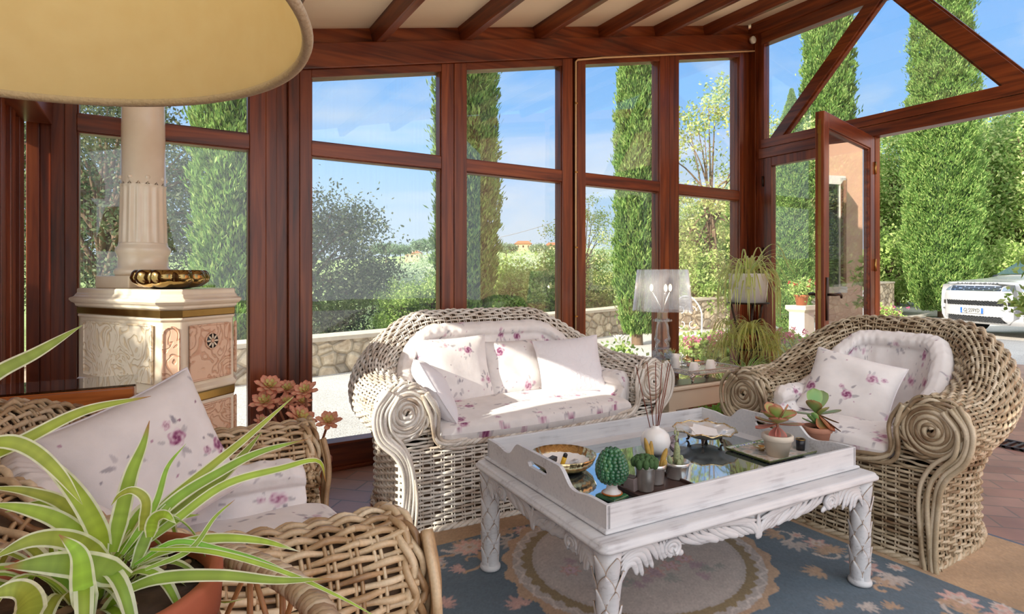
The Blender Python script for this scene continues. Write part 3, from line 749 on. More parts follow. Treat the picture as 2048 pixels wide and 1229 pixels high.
def apron(Ln, amp=1.0):
    """carved acanthus apron, in the x,z plane, length Ln, centred"""
    g = G(); h = Ln / 2
    us = np.linspace(0, 1, 60)
    low = .385 - .03 * np.exp(-((us - .16) / .07) ** 2) - .022 * np.exp(-((us - .52) / .16) ** 2) - .04 * np.exp(-((us - 1.0) / .10) ** 2)
    for sx in (-1, 1):
        X = lambda u: sx * (h - u * h)          # u: 0 at the leg, 1 in the middle
        xs_ = np.array([X(u) for u in us])
        for y in (-.007, .010): g.sheet(np.array([np.c_[xs_, np.full(60, y), low + .014], np.c_[xs_, np.full(60, y), np.full(60, .43)]]))
        # fan springing from the leg and curling down
        for k in range(6):
            e = .10 + .036 * k; top_ = .374 + .010 * k
            stroke(g, [(X(.0), .335 + .014 * k), (X(.03 + .008 * k), top_ - .004), (X(e * .72), top_), (X(e), .338 + .006 * k - .014 * (k % 2))], .0115, -.012 - .0012 * (5 - k))
        # hooked leaf and C scrolls
        for cu, cz, R, t1 in ((.335, .388, .023, 5.0), (.335, .388, .012, 6.0)):
            th_ = np.linspace(-1.2, t1 - 1.2, 26); P = np.stack([sx * (h - cu * h) - sx * R * np.cos(th_) * 1.25, np.full(26, -.016), cz + R * np.sin(th_)], 1)
            g.tube(P, np.linspace(.0095, .005, 26), 7)
        # three hanging leaves under the scroll, then waves flowing to the middle
        for k in range(4): stroke(g, [(X(.26 + .02 * k), .415), (X(.27 + .035 * k), .385 - .004 * k), (X(.30 + .04 * k), .362 - .003 * (k % 2))], .0125, -.013)
        for k in range(10):
            u0 = .38 + .052 * k; dz = .012 * math.sin(k * 1.9)
            stroke(g, [(X(u0), .422), (X(u0 + .05), .398 + dz * .3), (X(u0 + .13), .383 - .0016 * k), (X(min(u0 + .20, 1.02)), .372 - .0022 * k + dz * .4)], .0125, -.010 - .0016 * (k % 3))
        for k in range(5):
            stroke(g, [(X(.56 + .07 * k), .420), (X(.70 + .055 * k), .418 - .004 * k), (X(.86 + .03 * k), .408 - .010 * k), (X(.985), .398 - .016 * k)], .0105, -.017)
    stroke(g, [(0, .42), (.0, .37), (0, .332)], .013, -.016)
    return g
for Ln, M in ((2 * HX - .17, TR((0, -HY + .045, -.018))), (2 * HX - .17, TR((0, HY - .045, -.018), PI)), (2 * HY - .17, TR((-HX + .045, 0, -.018), -PI / 2)), (2 * HY - .17, TR((HX - .045, 0, -.018), PI / 2))):
    apron(Ln).obj('carved_apron', MAT['paint'], tb, M=M)

# ------------------------------------------------------------------ butler's tray
TZ = .4530
ty = thing('serving_tray', 'big white painted wooden tray with cut out handles and mirror bottom on the coffee table', 'tray', (1.778, 1.70, TZ), math.radians(-2.8))
THX, THY, WT = .622, .402, .014
g = G(); stack(g, THX + .012, THY + .012, .006, [(.004, 0), (0, .004), (.001, .009), (.012, .012)], top=True)
g.obj('base_moulding', MAT['paint'], ty)
for sg in (-1, 1):
    G().box(-THX, THX, min(sg * THY, sg * (THY - WT)), max(sg * THY, sg * (THY - WT)), .006, .084).obj('long_side', MAT['paint'], ty, smooth=False, bevel=.003)
def handle_side():
    h = THY; N_ = 80; ys = np.linspace(-h, h, N_)
    def top(y):
        a = abs(y)
        return .084 - .012 * math.exp(-((a - .24) / .05) ** 2) + .044 * float(sstep(np.array((.215 - a) / .075)))
    tops = np.array([top(y) for y in ys])
    # slot: y in [-.065,.065], z in [.068,.094]
    def slot(y, s):
        if abs(y) >= .066: return .081
        e = .012 * math.sqrt(max(0, 1 - max(0, (abs(y) - .054) / .012) ** 2)); return .081 + s * e
    g = G()
    for x, fl in ((0, False), (WT, True)):
        lo = np.array([[(x, y, .006), (x, y, slot(y, -1))] for y in ys]); hi = np.array([[(x, y, slot(y, 1)), (x, y, t)] for y, t in zip(ys, tops)])
        hi[:, 0, 2] = np.minimum(hi[:, 0, 2], hi[:, 1, 2] - .0005); lo[:, 1, 2] = np.minimum(lo[:, 1, 2], hi[:, 0, 2])
        for A in (lo, hi): g.sheet(A if fl else A[::-1])
    tp = np.array([[(0, y, t), (WT, y, t)] for y, t in zip(ys, tops)]); g.sheet(tp[::-1])
    ins = [y for y in ys if abs(y) <= .068]
    for s in (-1, 1):
        A = np.array([[(0, y, slot(y, s)), (WT, y, slot(y, s))] for y in ins]); g.sheet(A if s > 0 else A[::-1])
    for y in (-h, h): g.sheet(np.array([[(0, y, .006), (WT, y, .006)], [(0, y, .084), (WT, y, .084)]]))
    return g
handle_side().obj('handle_side', MAT['paint'], ty, smooth=False, M=Matrix.Translation((-THX, 0, 0)))
handle_side().obj('handle_side', MAT['paint'], ty, smooth=False, M=TR((THX, 0, 0), PI))
m = N('silvered_glass'); m.bsdf(lin((186, 196, 200)), .03, 0.92, spec=.8); MAT['mirror'] = m.m
g = G(); g.box(-THX + WT, THX - WT, -THY + WT, THY - WT, .0125, .0145); g.obj('mirror_bottom', MAT['mirror'], ty, smooth=False)
g = G()
for sg in (-1, 1):
    a, b = sorted((sg * (THY - WT), sg * (THY - WT - .075))); g.box(-THX + WT, THX - WT, a, b, .0125, .0155)
    a, b = sorted((sg * (THX - WT), sg * (THX - WT - .075))); g.box(a, b, -THY + WT + .075, THY - WT - .075, .0125, .0155)
g.obj('inner_border', MAT['paint'], ty, smooth=False)
# ================================================================== plants, shared builders
def leaf_mat(name, rough=.4, trans=.35, spec=.4):
    m = N(name); a = m.n('Attribute', attribute_name='Col')
    b = m.n('BsdfPrincipled'); m.l(a.outputs['Color'], b.inputs['Base Color']); b.inputs['Roughness'].default_value = rough; b.inputs['Specular IOR Level'].default_value = spec
    t = m.n('BsdfTranslucent'); m.l(a.outputs['Color'], t.inputs[0])
    x = m.n('MixShader'); x.inputs[0].default_value = trans; m.l(b.outputs[0], x.inputs[1]); m.l(t.outputs[0], x.inputs[2]); m.l(x.outputs[0], m.out.inputs[0]); return m.m
MAT['leaf'] = leaf_mat('variegated_leaf', trans=.5)
MAT['succulent'] = leaf_mat('fleshy_leaf', .45, .15)
MAT['terracotta'] = plain('terracotta', (176, 96, 62), .8, var=.2, scale=12, bump=.2)
MAT['terracotta_pale'] = plain('weathered_terracotta', (166, 116, 94), .85, var=.2, scale=14, bump=.2)
MAT['stone_pot'] = plain('pale_stoneware', (214, 200, 182), .8, var=.12, scale=10, bump=.15)
MAT['soil'] = plain('potting_soil', (74, 52, 40), 1, var=.6, scale=60, bump=.6)
MAT['white_glaze'] = plain('white_glaze', (236, 232, 228), .22, var=.03)
MAT['silver'] = plain('polished_silver', (226, 222, 216), .24, .72, var=.12, scale=25)
MAT['silver_brass'] = plain('worn_silver_plate', (206, 182, 138), .2, 1.0, var=.3, scale=14)
MAT['tin'] = plain('crackled_silver_glaze', (196, 188, 180), .25, .65, var=.35, scale=18, bump=.2)
MAT['dark_wood'] = plain('dark_wood', (70, 50, 44), .5, var=.3, scale=18)
MAT['black'] = plain('black_plastic', (30, 28, 32), .35, var=.2)
MAT['paper'] = plain('white_paper', (238, 234, 230), .9, var=.03)
GRN, GR2, CRM, BRN = lin((156, 184, 70)), lin((86, 128, 48)), lin((238, 240, 206)), lin((176, 124, 74))
def blade(g, P, w, cm=GRN, ce=CRM, tip=None, fold=.35, edge=.62, up=(0, 0, 1), n=22):
    """long arching leaf with pale margins"""
    P = smooth_poly(P, n); T = np.gradient(P, axis=0); T /= np.linalg.norm(T, axis=1, keepdims=True) + 1e-9
    S = np.cross(T, np.array(up, float)); l = np.linalg.norm(S, axis=1, keepdims=True); S = np.where(l > .06, S / (l + 1e-9), np.array((CA, -SA, 0))); Nn = np.cross(S, T)
    u = np.linspace(0, 1, n); W = w / 2 * np.clip(np.minimum(.55 + u * 2.2, 1) * (1 - u ** 3.2), .03, 1)
    cols = np.array([-1, -edge, -edge + .06, 0, edge - .06, edge, 1])
    A = P[:, None] + S[:, None] * (cols[None, :, None] * W[:, None, None]) + Nn[:, None] * (np.abs(cols)[None, :, None] * W[:, None, None] * fold)
    cm, ce = np.array(cm), np.array(ce); c3 = cm * 1.25
    C = np.empty((n, 7, 3)); 
    for j, c in enumerate((ce, ce, cm, c3, cm, ce, ce)): C[:, j] = c
    C *= (.9 + .2 * np.random.default_rng(int(abs(P[0, 0] * 1e4)) % 999).random((n, 1, 1)))
    if tip is not None: k = np.clip((u - .86) * 9, 0, 1)[:, None, None]; C = C * (1 - k) + np.array(tip) * k
    g.sheet(A, C=C)
def spider(g, c, n, L, w, seed, zmin=-.5, cm=GRN, ce=CRM, upb=.9, r0=.03, edge=.6):
    rr = random.Random(seed)
    for i in range(n):
        a = i * 2.399 + rr.uniform(-.3, .3); l = L * rr.uniform(.6, 1.1); e = rr.uniform(.45, 1.0) * upb
        d = np.array((math.cos(a), math.sin(a), 0)); c0 = np.array(c) + d * r0 * rr.random(); P = []
        for t in np.linspace(0, 1, 6):
            x = l * (t * (1 - .25 * t * e)); z = l * (1.5 * e * t - (1.5 + .55 * (1 - e)) * t * t * (.55 + .5 * e))
            P.append(c0 + d * x * .85 + np.array((0, 0, max(z, zmin))))
        blade(g, P, w * rr.uniform(.7, 1.1), [v * rr.uniform(.8, 1.15) for v in cm], ce, BRN if rr.random() < .3 else None, edge=edge)
def paddle(g, base, d, L, W, cup=.25, c0=(150, 172, 110), c1=(190, 110, 96), up=(0, 0, 1), th=.006, k=10):
    """fleshy spoon shaped leaf"""
    base, d, up = np.array(base, float), np.array(d, float), np.array(up, float); d /= np.linalg.norm(d)
    s = np.cross(d, up); s /= np.linalg.norm(s) + 1e-9; nn = np.cross(s, d)
    u = np.linspace(0, 1, k); W_ = W / 2 * np.clip(np.sin(np.clip(u, 0, 1) ** .62 * PI * .5 + 0) * np.sqrt(np.clip(1 - u ** 5, 0, 1)) * (.25 + .75 * u ** .6 + .25 * (1 - u)), .06, 1)
    v = np.linspace(-1, 1, 7)
    a, b = np.array(lin(c0)), np.array(lin(c1))
    kk = np.clip(np.maximum(np.abs(v)[None] ** 3, (u[:, None] ** 6)), 0, 1)[..., None]; C = a * (1 - kk) + b * kk
    for sg in (1, -1):
        h = cup * W * (v[None] ** 2) + cup * L * (u[:, None] ** 2) * .6 + sg * th / 2 * np.sqrt(np.clip(1 - v ** 2, 0, 1))[None] * np.sqrt(np.clip(1 - u ** 6, .02, 1))[:, None]
        A = base + d * (u * L)[:, None, None] + s * (v[None, :, None] * W_[:, None, None]) + nn * h[..., None]
        g.sheet(A if sg > 0 else A[:, ::-1], C=C if sg > 0 else C[:, ::-1])
def potmesh(R, H, Rb, rim=.03, th=.008):
    return [(0, 0), (Rb, 0), (Rb + (R - Rb) * .8, H - rim), (R - .002, H - rim + .001), (R + .004, H - rim + .006), (R + .004, H - .004), (R, H), (R - th, H), (R - th - .002, H - .02)]
def onz(px, py, z):
    a, b = (px - CXP) / F, -(py - CYP) / F; d = (z - EYE) / b
    return ((a * CA + SA) * d, (-a * SA + CA) * d, z)

# ------------------------------------------------------------------ spider plant in the foreground, on its rattan stand
PZ = .94; pc = np.array(at(166, 1180, .525))[:2]
bc = (-.205, .527)
st = thing('rattan_plant_stand', 'open latticed rattan stand with a braided rim under the foreground spider plant', 'plant stand', (bc[0], bc[1], 0))
an = np.linspace(0, 2 * PI, 240, endpoint=False); BR = .335
g = G(); a5 = np.linspace(0, 2 * PI, 700, endpoint=False); rope(g, np.stack([BR * np.cos(a5), BR * np.sin(a5), np.full(700, .905)], 1), .0085, .0056, 4, 74, closed=True); g.obj('braided_rim', MAT['wicker_dark'], st)
g = G()
for i in range(72):
    a = i / 72 * 2 * PI
    if i % 2 == 0: g.tube([(BR * math.cos(a), BR * math.sin(a), .905), (BR * math.cos(a), BR * math.sin(a), .6)], .0034, 5)
    for s in (-1, 1):
        if i % 3 == 0: g.tube([(BR * math.cos(a + s * t * .5), BR * math.sin(a + s * t * .5), .905 - .3 * t) for t in np.linspace(0, 1, 8)], .003, 5)
g.obj('lattice', MAT['rattan'], st)
g = G()
for z in (.6, .72): g.tube(np.stack([BR * np.cos(an), BR * np.sin(an), np.full(240, z)], 1)[::4], .01, 6, closed=True)
for i in range(15): y = -.30 + .043 * i; xx = math.sqrt(BR * BR - y * y); g.tube([(-xx, y, .72), (xx, y, .72)], .011, 6)
g.obj('shelf', MAT['rattan'], st)
for i in range(4):
    a = (i + .5) * PI / 2; G().tube([(BR * math.cos(a) * .98, BR * math.sin(a) * .98, .91), (BR * math.cos(a), BR * math.sin(a), 0)], .013, 8).obj('leg', MAT['rattan'], st)
sp = thing('spider_plant', 'large variegated spider plant in a terracotta pot in the lower left foreground', 'potted plant', (pc[0], pc[1], .733))
PH = PZ - .733
g = G(); g.lathe([(0, 0), (.078, 0), (.1, PH - .05), (.107, PH - .045), (.112, PH - .04), (.114, PH - .004), (.111, PH), (.103, PH), (.1, PH - .014), (.099, PH - .03)], 48, caps=False); MAT['terracotta_dark'] = plain('old_terracotta', (154, 80, 52), .8, var=.25, scale=12, bump=.2); g.obj('pot', MAT['terracotta_dark'], sp)
g = G(); g.lathe([(0, PH - .010), (.05, PH - .012), (.0995, PH - .016)], 32); g.obj('soil', MAT['soil'], sp)
g = G()
for i in range(45):
    a, r = rnd.uniform(0, 6.28), .094 * math.sqrt(rnd.random()); s = rnd.uniform(.003, .007); g.ball((r * math.cos(a), r * math.sin(a), PH - .011), (s, s * .8, s * .7), 7, 5)
MAT['pebble'] = plain('pebbles', (150, 116, 88), .9, var=.4, scale=60); g.obj('pebbles', MAT['pebble'], sp)['kind'] = 'stuff'
LV = [  # photo columns/rows of each big leaf, depth at the base and tip, width in metres
 ([(213, 1125), (192, 1055), (150, 985), (92, 925), (25, 896)], .53, .50, .0165, None), ([(226, 1105), (242, 1030), (262, 950), (286, 890), (299, 842)], .53, .56, .0145, BRN),
 ([(236, 1112), (330, 1010), (420, 935), (500, 870), (588, 793)], .55, .70, .0105, None), ([(250, 1105), (345, 1005), (440, 945), (520, 905), (618, 878)], .55, .70, .0115, BRN),
 ([(262, 1102), (350, 1030), (440, 958), (490, 905), (524, 864)], .56, .72, .013, None), ([(244, 1110), (308, 1015), (335, 935), (372, 888)], .54, .60, .007, None),
 ([(255, 1112), (345, 1045), (450, 970), (560, 938), (635, 922), (652, 965)], .55, .70, .009, BRN), ([(-80, 815), (-10, 750), (75, 705), (165, 651)], .50, .56, .0125, None),
 ([(-60, 935), (50, 880), (170, 822), (302, 793)], .46, .56, .0105, BRN), ([(212, 1125), (130, 1050), (55, 1020), (-30, 1008)], .53, .48, .016, None),
 ([(216, 1128), (150, 1085), (70, 1080), (-20, 1120)], .52, .46, .017, None), ([(255, 1160), (185, 1135), (100, 1128), (8, 1135)], .50, .45, .022, BRN),
 ([(176, 1235), (166, 1175), (158, 1110), (118, 1070)], .47, .47, .017, BRN), ([(262, 1132), (330, 1100), (420, 1078), (520, 1082), (600, 1104)], .54, .62, .010, CRM),
 ([(232, 1190), (320, 1158), (440, 1152), (560, 1162), (664, 1158)], .50, .55, .0105, BRN), ([(300, 1100), (420, 1104), (560, 1142), (680, 1195), (770, 1245)], .54, .55, .005, None),
 ([(284, 1062), (292, 1005), (268, 982), (240, 990), (222, 1012)], .53, .52, .009, None), ([(300, 1075), (308, 1040), (330, 1030), (352, 1048)], .53, .52, .011, CRM),
 ([(60, 1240), (55, 1200), (30, 1180), (-30, 1195)], .45, .42, .02, None), ([(268, 1135), (300, 1060), (330, 1020), (360, 985)], .54, .6, .011, None),
 ([(200, 1115), (160, 1040), (90, 1010), (10, 1025)], .54, .52, .013, None), ([(206, 1120), (140, 1020), (60, 985), (-30, 975)], .54, .50, .013, None),
 ([(252, 1120), (300, 1065), (330, 1040), (400, 1030)], .55, .60, .01, None), ([(270, 1130), (350, 1085), (440, 1100), (540, 1130), (640, 1185)], .54, .58, .0055, None),
 ([(-40, 890), (20, 885), (70, 905), (120, 950), (165, 1010)], .47, .5, .012, None), ([(290, 1140), (380, 1100), (430, 1035), (470, 1000)], .52, .6, .005, BRN)]
g = G(); off = np.array((pc[0], pc[1], .733))
for pts, d0, d1, w, tip in LV:
    n_ = len(pts); P = [np.array(at(px, py, d0 + (d1 - d0) * i / (n_ - 1))) - off for i, (px, py) in enumerate(pts)]
    md = np.mean(P, 0) + off; tc_ = np.array((0, 0, EYE)) - md; tc_ /= np.linalg.norm(tc_)
    blade(g, P, w * 1.08, [v * rnd.uniform(.8, 1.2) for v in GRN], CRM, tip, fold=.22, n=30, up=tc_ + np.array((0, 0, rnd.uniform(-.1, .35))), edge=.78)
    b = P[0] ; 
    if n_ > 2 and 0 < pts[0][0] < 320 and pts[0][1] > 1090: blade(g, [np.array((b[0] * .5, b[1] * .5, PH - .03)), (np.array((b[0] * .5, b[1] * .5, PH - .03)) + b) / 2, b], w, GRN, CRM, n=8)
spider(g, (.0, .0, PH - .02), 26, .17, .016, 3, zmin=-.02, upb=1.1)
g.obj('leaves', MAT['leaf'], sp)

# ------------------------------------------------------------------ hanging lamp, upper left
lc = (-.196, .719); LZ = 1.475
MAT['shade_in'] = None
m = N('cream_lamp_fabric'); t = m.tex('Noise', 30, I_Detail=3.0); t2 = m.tex('Voronoi', 9)
c = m.mix(.25, lin((240, 228, 184)), m.ramp(t.outputs[0], [(.3, lin((230, 212, 164))), (.7, lin((246, 236, 200)))]))
spot = m.ramp(t2.outputs['Distance'], [(.0, lin((172, 110, 50))), (.035, lin((200, 150, 86))), (.05, (1, 1, 1))])
c = m.mix(1.0, c, spot, 'MULTIPLY')
d1 = m.n('BsdfDiffuse'); m.l(c, d1.inputs[0]); d2 = m.n('BsdfTranslucent'); m.l(c, d2.inputs[0]); x = m.n('MixShader'); x.inputs[0].default_value = .45; m.l(d1.outputs[0], x.inputs[1]); m.l(d2.outputs[0], x.inputs[2]); m.l(x.outputs[0], m.out.inputs[0]); MAT['shade'] = m.m
MAT['shade_trim'] = plain('grey_braid_trim', (176, 162, 136), .9, var=.2, scale=200, bump=.4)
lp = thing('pendant_lamp', 'big cream fabric pendant lamp shade with yellowed inside hanging in the upper left corner', 'pendant lamp', (lc[0], lc[1], LZ))
g = G(); R0, R1, SH = .34, .25, .40
g.lathe([(R0, 0), (R1, SH)], 96, caps=False); g.lathe([(R0 - .003, 0), (R1 - .003, SH)], 96, caps=False); o = g.obj('lamp_shade', MAT['shade'], lp)
a9 = np.linspace(0, 2 * PI, 128, endpoint=False)
G().tube(np.stack([R0 * np.cos(a9), R0 * np.sin(a9), np.zeros(128)], 1), .006, 8, closed=True).obj('rim_trim', MAT['shade_trim'], o)
g = G()
for k in range(3): a = k * 2 * PI / 3; g.tube([(0, 0, SH), (R1 * math.cos(a), R1 * math.sin(a), SH - .004)], .003, 6)
g.obj('frame', MAT['brass'], lp)
g = G(); g.tube([(0, 0, SH), (0, 0, zc(lc[0]) - LZ + .004)], .004, 6); g.lathe([(.045, zc(lc[0]) - LZ - .02), (.05, zc(lc[0]) - LZ + .01)], 20); g.obj('cord', MAT['brass'], lp)
g = G(); g.tube([(0, 0, SH), (0, 0, SH - .06)], .016, 10); g.obj('lamp_holder', MAT['brass'], lp)
m = N('warm_bulb'); e = m.n('Emission'); e.inputs[0].default_value = (1, .72, .38, 1); e.inputs[1].default_value = 2.2; m.l(e.outputs[0], m.out.inputs[0]); MAT['bulb'] = m.m
G().ball((0, 0, SH - .11), (.035, .035, .048), 16, 10).obj('bulb', MAT['bulb'], lp)

# ------------------------------------------------------------------ ceramic stove with column flue
m = N('glazed_stove_ceramic'); t = m.tex('Noise', 5, I_Detail=4.0); c = m.ramp(t.outputs[0], [(.3, lin((226, 208, 182))), (.7, lin((242, 230, 210)))]); m.bsdf(c, .28, bump=t.outputs[0], bs=.05, coat=.3); MAT['ceramic'] = m.m
def swirl(m):
    n_ = m.tex('Noise', 6.5, I_Detail=1.5, I_Distortion=1.6); a = m.n('Math', operation='MULTIPLY'); a.inputs[1].default_value = 46; m.l(n_.outputs[0], a.inputs[0]); b = m.n('Math', operation='SINE'); m.l(a.outputs[0], b.inputs[0])
    c = m.n('Math', operation='MULTIPLY_ADD'); c.inputs[1].default_value = .5; c.inputs[2].default_value = .5; m.l(b.outputs[0], c.inputs[0]); return m.ramp(c.outputs[0], [(.05, (0, 0, 0)), (.4, (1, 1, 1))])
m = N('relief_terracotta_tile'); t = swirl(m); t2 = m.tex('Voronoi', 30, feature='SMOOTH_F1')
h = m.mix(.3, t, t2.outputs['Distance']); c = m.ramp(h, [(.0, lin((208, 156, 126))), (.35, lin((226, 182, 152))), (.8, lin((232, 194, 166)))])  # shade in the relief's crevices is put into the colour
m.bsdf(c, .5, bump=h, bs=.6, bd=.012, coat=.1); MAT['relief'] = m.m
m = N('relief_cream_tile'); t = swirl(m); t2 = m.tex('Voronoi', 30, feature='SMOOTH_F1'); h = m.mix(.3, t, t2.outputs['Distance']); c = m.ramp(h, [(.0, lin((222, 196, 158))), (.35, lin((238, 220, 192))), (.8, lin((242, 228, 206)))])  # crevices darkened in the colour here too, as shade
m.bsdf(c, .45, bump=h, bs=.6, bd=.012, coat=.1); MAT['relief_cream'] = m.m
foot = [(-.335, 3.49), (.005, 2.905), (.085, 2.885), (.305, 3.085), (.315, 3.16), (.06, 3.56), (-.27, 3.60)]
FC = np.mean(foot, 0)
def ring(off, z):
    P = np.array(foot); n = len(P); out = []
    for i in range(n):
        a, b, c = P[i - 1], P[i], P[(i + 1) % n]; d1 = (b - a) / np.linalg.norm(b - a); d2 = (c - b) / np.linalg.norm(c - b)
        n1 = np.array((d1[1], -d1[0])); n2 = np.array((d2[1], -d2[0])); nn = n1 + n2; nn /= (nn @ n1)
        q = b + nn * off; out.append((q[0], q[1], z))
    return out
def rings(lv, name, mat, parent, bevel=0, top=True):
    g = G(); A = np.array([ring(o, z) for o, z in lv]); n = len(foot); g.sheet(A, cv=True); g.N.append(list(range(n))[::-1])
    if top: g.N.append(list(range((len(lv) - 1) * n, len(lv) * n)))
    return g.obj(name, mat, parent, smooth=False, bevel=bevel)
sv = thing('ceramic_stove', 'cream and terracotta ceramic stove with relief panels and fluted column flue, left corner', 'stove', (0, 0, 0))
rings([(.03, 0), (.03, .08), (.012, .10), (0, .12), (0, .66)], 'lower_body', MAT['ceramic'], sv, .006)
rings([(.002, .66), (.004, .664), (.004, .696), (.002, .70)], 'brass_band', MAT['brass'], sv)
rings([(0, .70), (.012, .705), (.012, .72), (0, .735), (-.004, 1.02), (.004, 1.03), (.004, 1.04)], 'upper_body', MAT['ceramic'], sv, .006)
rings([(.002, 1.04), (.004, 1.043), (.004, 1.07), (.002, 1.072)], 'brass_band', MAT['brass'], sv)
rings([(.0, 1.072), (.012, 1.08), (.014, 1.092), (.026, 1.098), (.034, 1.108), (.034, 1.116), (.016, 1.124), (.012, 1.134), (.006, 1.14), (.006, 1.158), (.0, 1.163)], 'cornice', MAT['ceramic'], sv, .004)
def panel(i, u0, u1, z0, z1, mat, arch=0, lift=.008):
    a = np.array((*foot[i], 0)); b = np.array((*foot[(i + 1) % len(foot)], 0)); d = b - a; L_ = np.linalg.norm(d); d /= L_; nn = np.array((d[1], -d[0], 0))
    g = G(); n_ = 14
    us = np.linspace(u0 * L_, u1 * L_, n_); mid_ = (us[0] + us[-1]) / 2; hw = (us[-1] - us[0]) / 2
    zt_ = z1 - arch * (1 - np.sqrt(np.clip(1 - ((us - mid_) / hw) ** 2, 0, 1))); zb_ = z0 + arch * (1 - np.sqrt(np.clip(1 - ((us - mid_) / hw) ** 2, 0, 1)))
    A = np.array([[a + d * u + nn * lift + np.array((0, 0, q)) for u, q in zip(us, zb_ + (zt_ - zb_) * f)] for f in np.linspace(0, 1, 8)])
    g.sheet(A)
    for row in (A[0], A[-1]): g.sheet(np.array([row, row - nn * lift]))
    for k in (0, -1): g.sheet(np.array([A[:, k], A[:, k] - nn * lift]))
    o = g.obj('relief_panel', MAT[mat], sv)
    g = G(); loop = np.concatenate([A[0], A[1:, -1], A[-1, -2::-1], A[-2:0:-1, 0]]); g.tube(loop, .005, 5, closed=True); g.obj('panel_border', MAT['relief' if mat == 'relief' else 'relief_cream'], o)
    return a, d, nn, L_
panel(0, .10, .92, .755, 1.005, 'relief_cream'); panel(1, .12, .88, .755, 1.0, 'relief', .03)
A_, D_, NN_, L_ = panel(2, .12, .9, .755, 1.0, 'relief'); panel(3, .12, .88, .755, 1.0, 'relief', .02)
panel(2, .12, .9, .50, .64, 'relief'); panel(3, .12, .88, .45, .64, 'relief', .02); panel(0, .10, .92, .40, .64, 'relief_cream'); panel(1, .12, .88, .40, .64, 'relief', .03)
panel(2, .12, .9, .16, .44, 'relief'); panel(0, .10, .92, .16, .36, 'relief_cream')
# round flower vent
vc = A_ + D_ * (.52 * L_) + np.array((0, 0, .925)) + NN_ * .006
Mv = Matrix((Vector(D_), Vector((0, 0, 1)), Vector(NN_))).transposed().to_4x4(); Mv.translation = Vector(vc)
g = G(); g.lathe([(0, .004), (.036, .004), (.036, .006)], 28); o = g.obj('vent', MAT['black'], sv, M=Mv)
g = G(); g.tube([(.037 * math.cos(a), .037 * math.sin(a), .006) for a in np.linspace(0, 2 * PI, 28, endpoint=False)], .004, 6, closed=True); g.ball((0, 0, .008), (.009, .009, .006))
o2 = g.obj('vent_ring', MAT['relief'], o)
g = G()
for k in range(8): a = k * PI / 4; g.ball((.021 * math.cos(a), .021 * math.sin(a), .008), (.005, .005, .003)); V = g.V[-1]; r_ = V[:, :2] - np.array((.021 * math.cos(a), .021 * math.sin(a))); dd = np.array((math.cos(a), math.sin(a))); V[:, :2] += (r_ @ dd)[:, None] * dd * 1.6
g.obj('vent_petals', MAT['ceramic'], o)
# flue
cx, cy = at(287, 550, 2.86)[:2]
fl = G(); M_ = TR((cx, cy, 1.163)); fl.box(-.17, .10, -.13, .13, 0, .06, M=TR((cx, cy, 1.163), -1.0)); fl.obj('flue_plinth', MAT['ceramic'], sv, smooth=False, bevel=.006)
g = G(); g.lathe([(.0, .06), (.115, .06), (.124, .075), (.122, .09), (.108, .10), (.106, .15), (.112, .165), (.118, .18), (.116, .195), (.106, .205), (.104, .215), (.104, .22)], 40, c=(cx, cy, 1.163)); g.obj('flue_base', MAT['ceramic'], sv)
g = G(); n_ = 96; a = np.arange(n_) / n_ * 2 * PI; flt = np.abs(np.cos(a * 8)) ; A = []
for z, r, f in ((.215, .103, 0), (.222, .104, 1), (.3, .102, 1), (.45, .0985, 1), (.485, .098, 1), (.495, .100, .5), (.502, .1, 0), (.505, .096, 0), (.8, .092, 0), (1.2, .086, 0), (zc(cx) - 1.163, .083, 0)):
    R = r - .008 * f * flt ** 2; A.append(np.stack([cx + R * np.cos(a), cy + R * np.sin(a), np.full(n_, 1.163 + z) + (.02 * (1 - flt) if f == .5 else 0)], 1))
g.sheet(np.array(A), cv=True); g.obj('flue_column', MAT['ceramic'], sv)
for k in range(8): a = k * PI / 4 + .2; G().ball((cx + .094 * math.cos(a), cy + .094 * math.sin(a), 1.163 + .535), .011, 8, 6).obj('flue_stud', MAT['ceramic'], sv)
bx = at(337, 573, 2.63)
g = G(); g.lathe([(0, 0), (.06, .0), (.112, .010), (.136, .030), (.142, .050), (.136, .072), (.128, .084), (.124, .084), (.128, .06), (.122, .035), (.1, .018), (0, .008)], 120, c=(bx[0] + .01, bx[1] - .01, 1.164), lobes=10, amp=.11)
MAT['brass_bowl'] = plain('polished_brass', (158, 132, 84), .14, 1.0, var=.2, scale=8)
tag(g.obj('brass_bowl', MAT['brass_bowl']), 'wide lobed brass bowl standing on top of the ceramic stove', 'bowl')

# cherry chest with glass top behind the honey chair
g = G(); g.box(-.60, -.075, 2.53, 2.78, .0, .775); x0 = -.55
ch = thing('wooden_chest', 'reddish brown wooden chest with a glossy glass top behind the honey wicker armchair', 'cabinet', (-.30, 2.655, 0))
G().box(-.255, .222, -.12, .125, 0, .815).obj('body', MAT['chest'], ch, smooth=False, bevel=.006)
G().box(-.245, .212, -.124, -.119, .57, .76).obj('drawer', MAT['chest'], ch, smooth=False, bevel=.003)
MAT['gloss_top'] = glass_mat('glass_plate', tint=(.9, .86, .82), refl=2.2, dirt=0)
G().box(-.258, .226, -.122, .128, .817, .825).obj('glass_top', MAT['gloss_top'], ch, smooth=False)
G().box(.222, .226, -.05, -.02, .70, .76).obj('hinge', MAT['dark_iron'], ch, smooth=False)

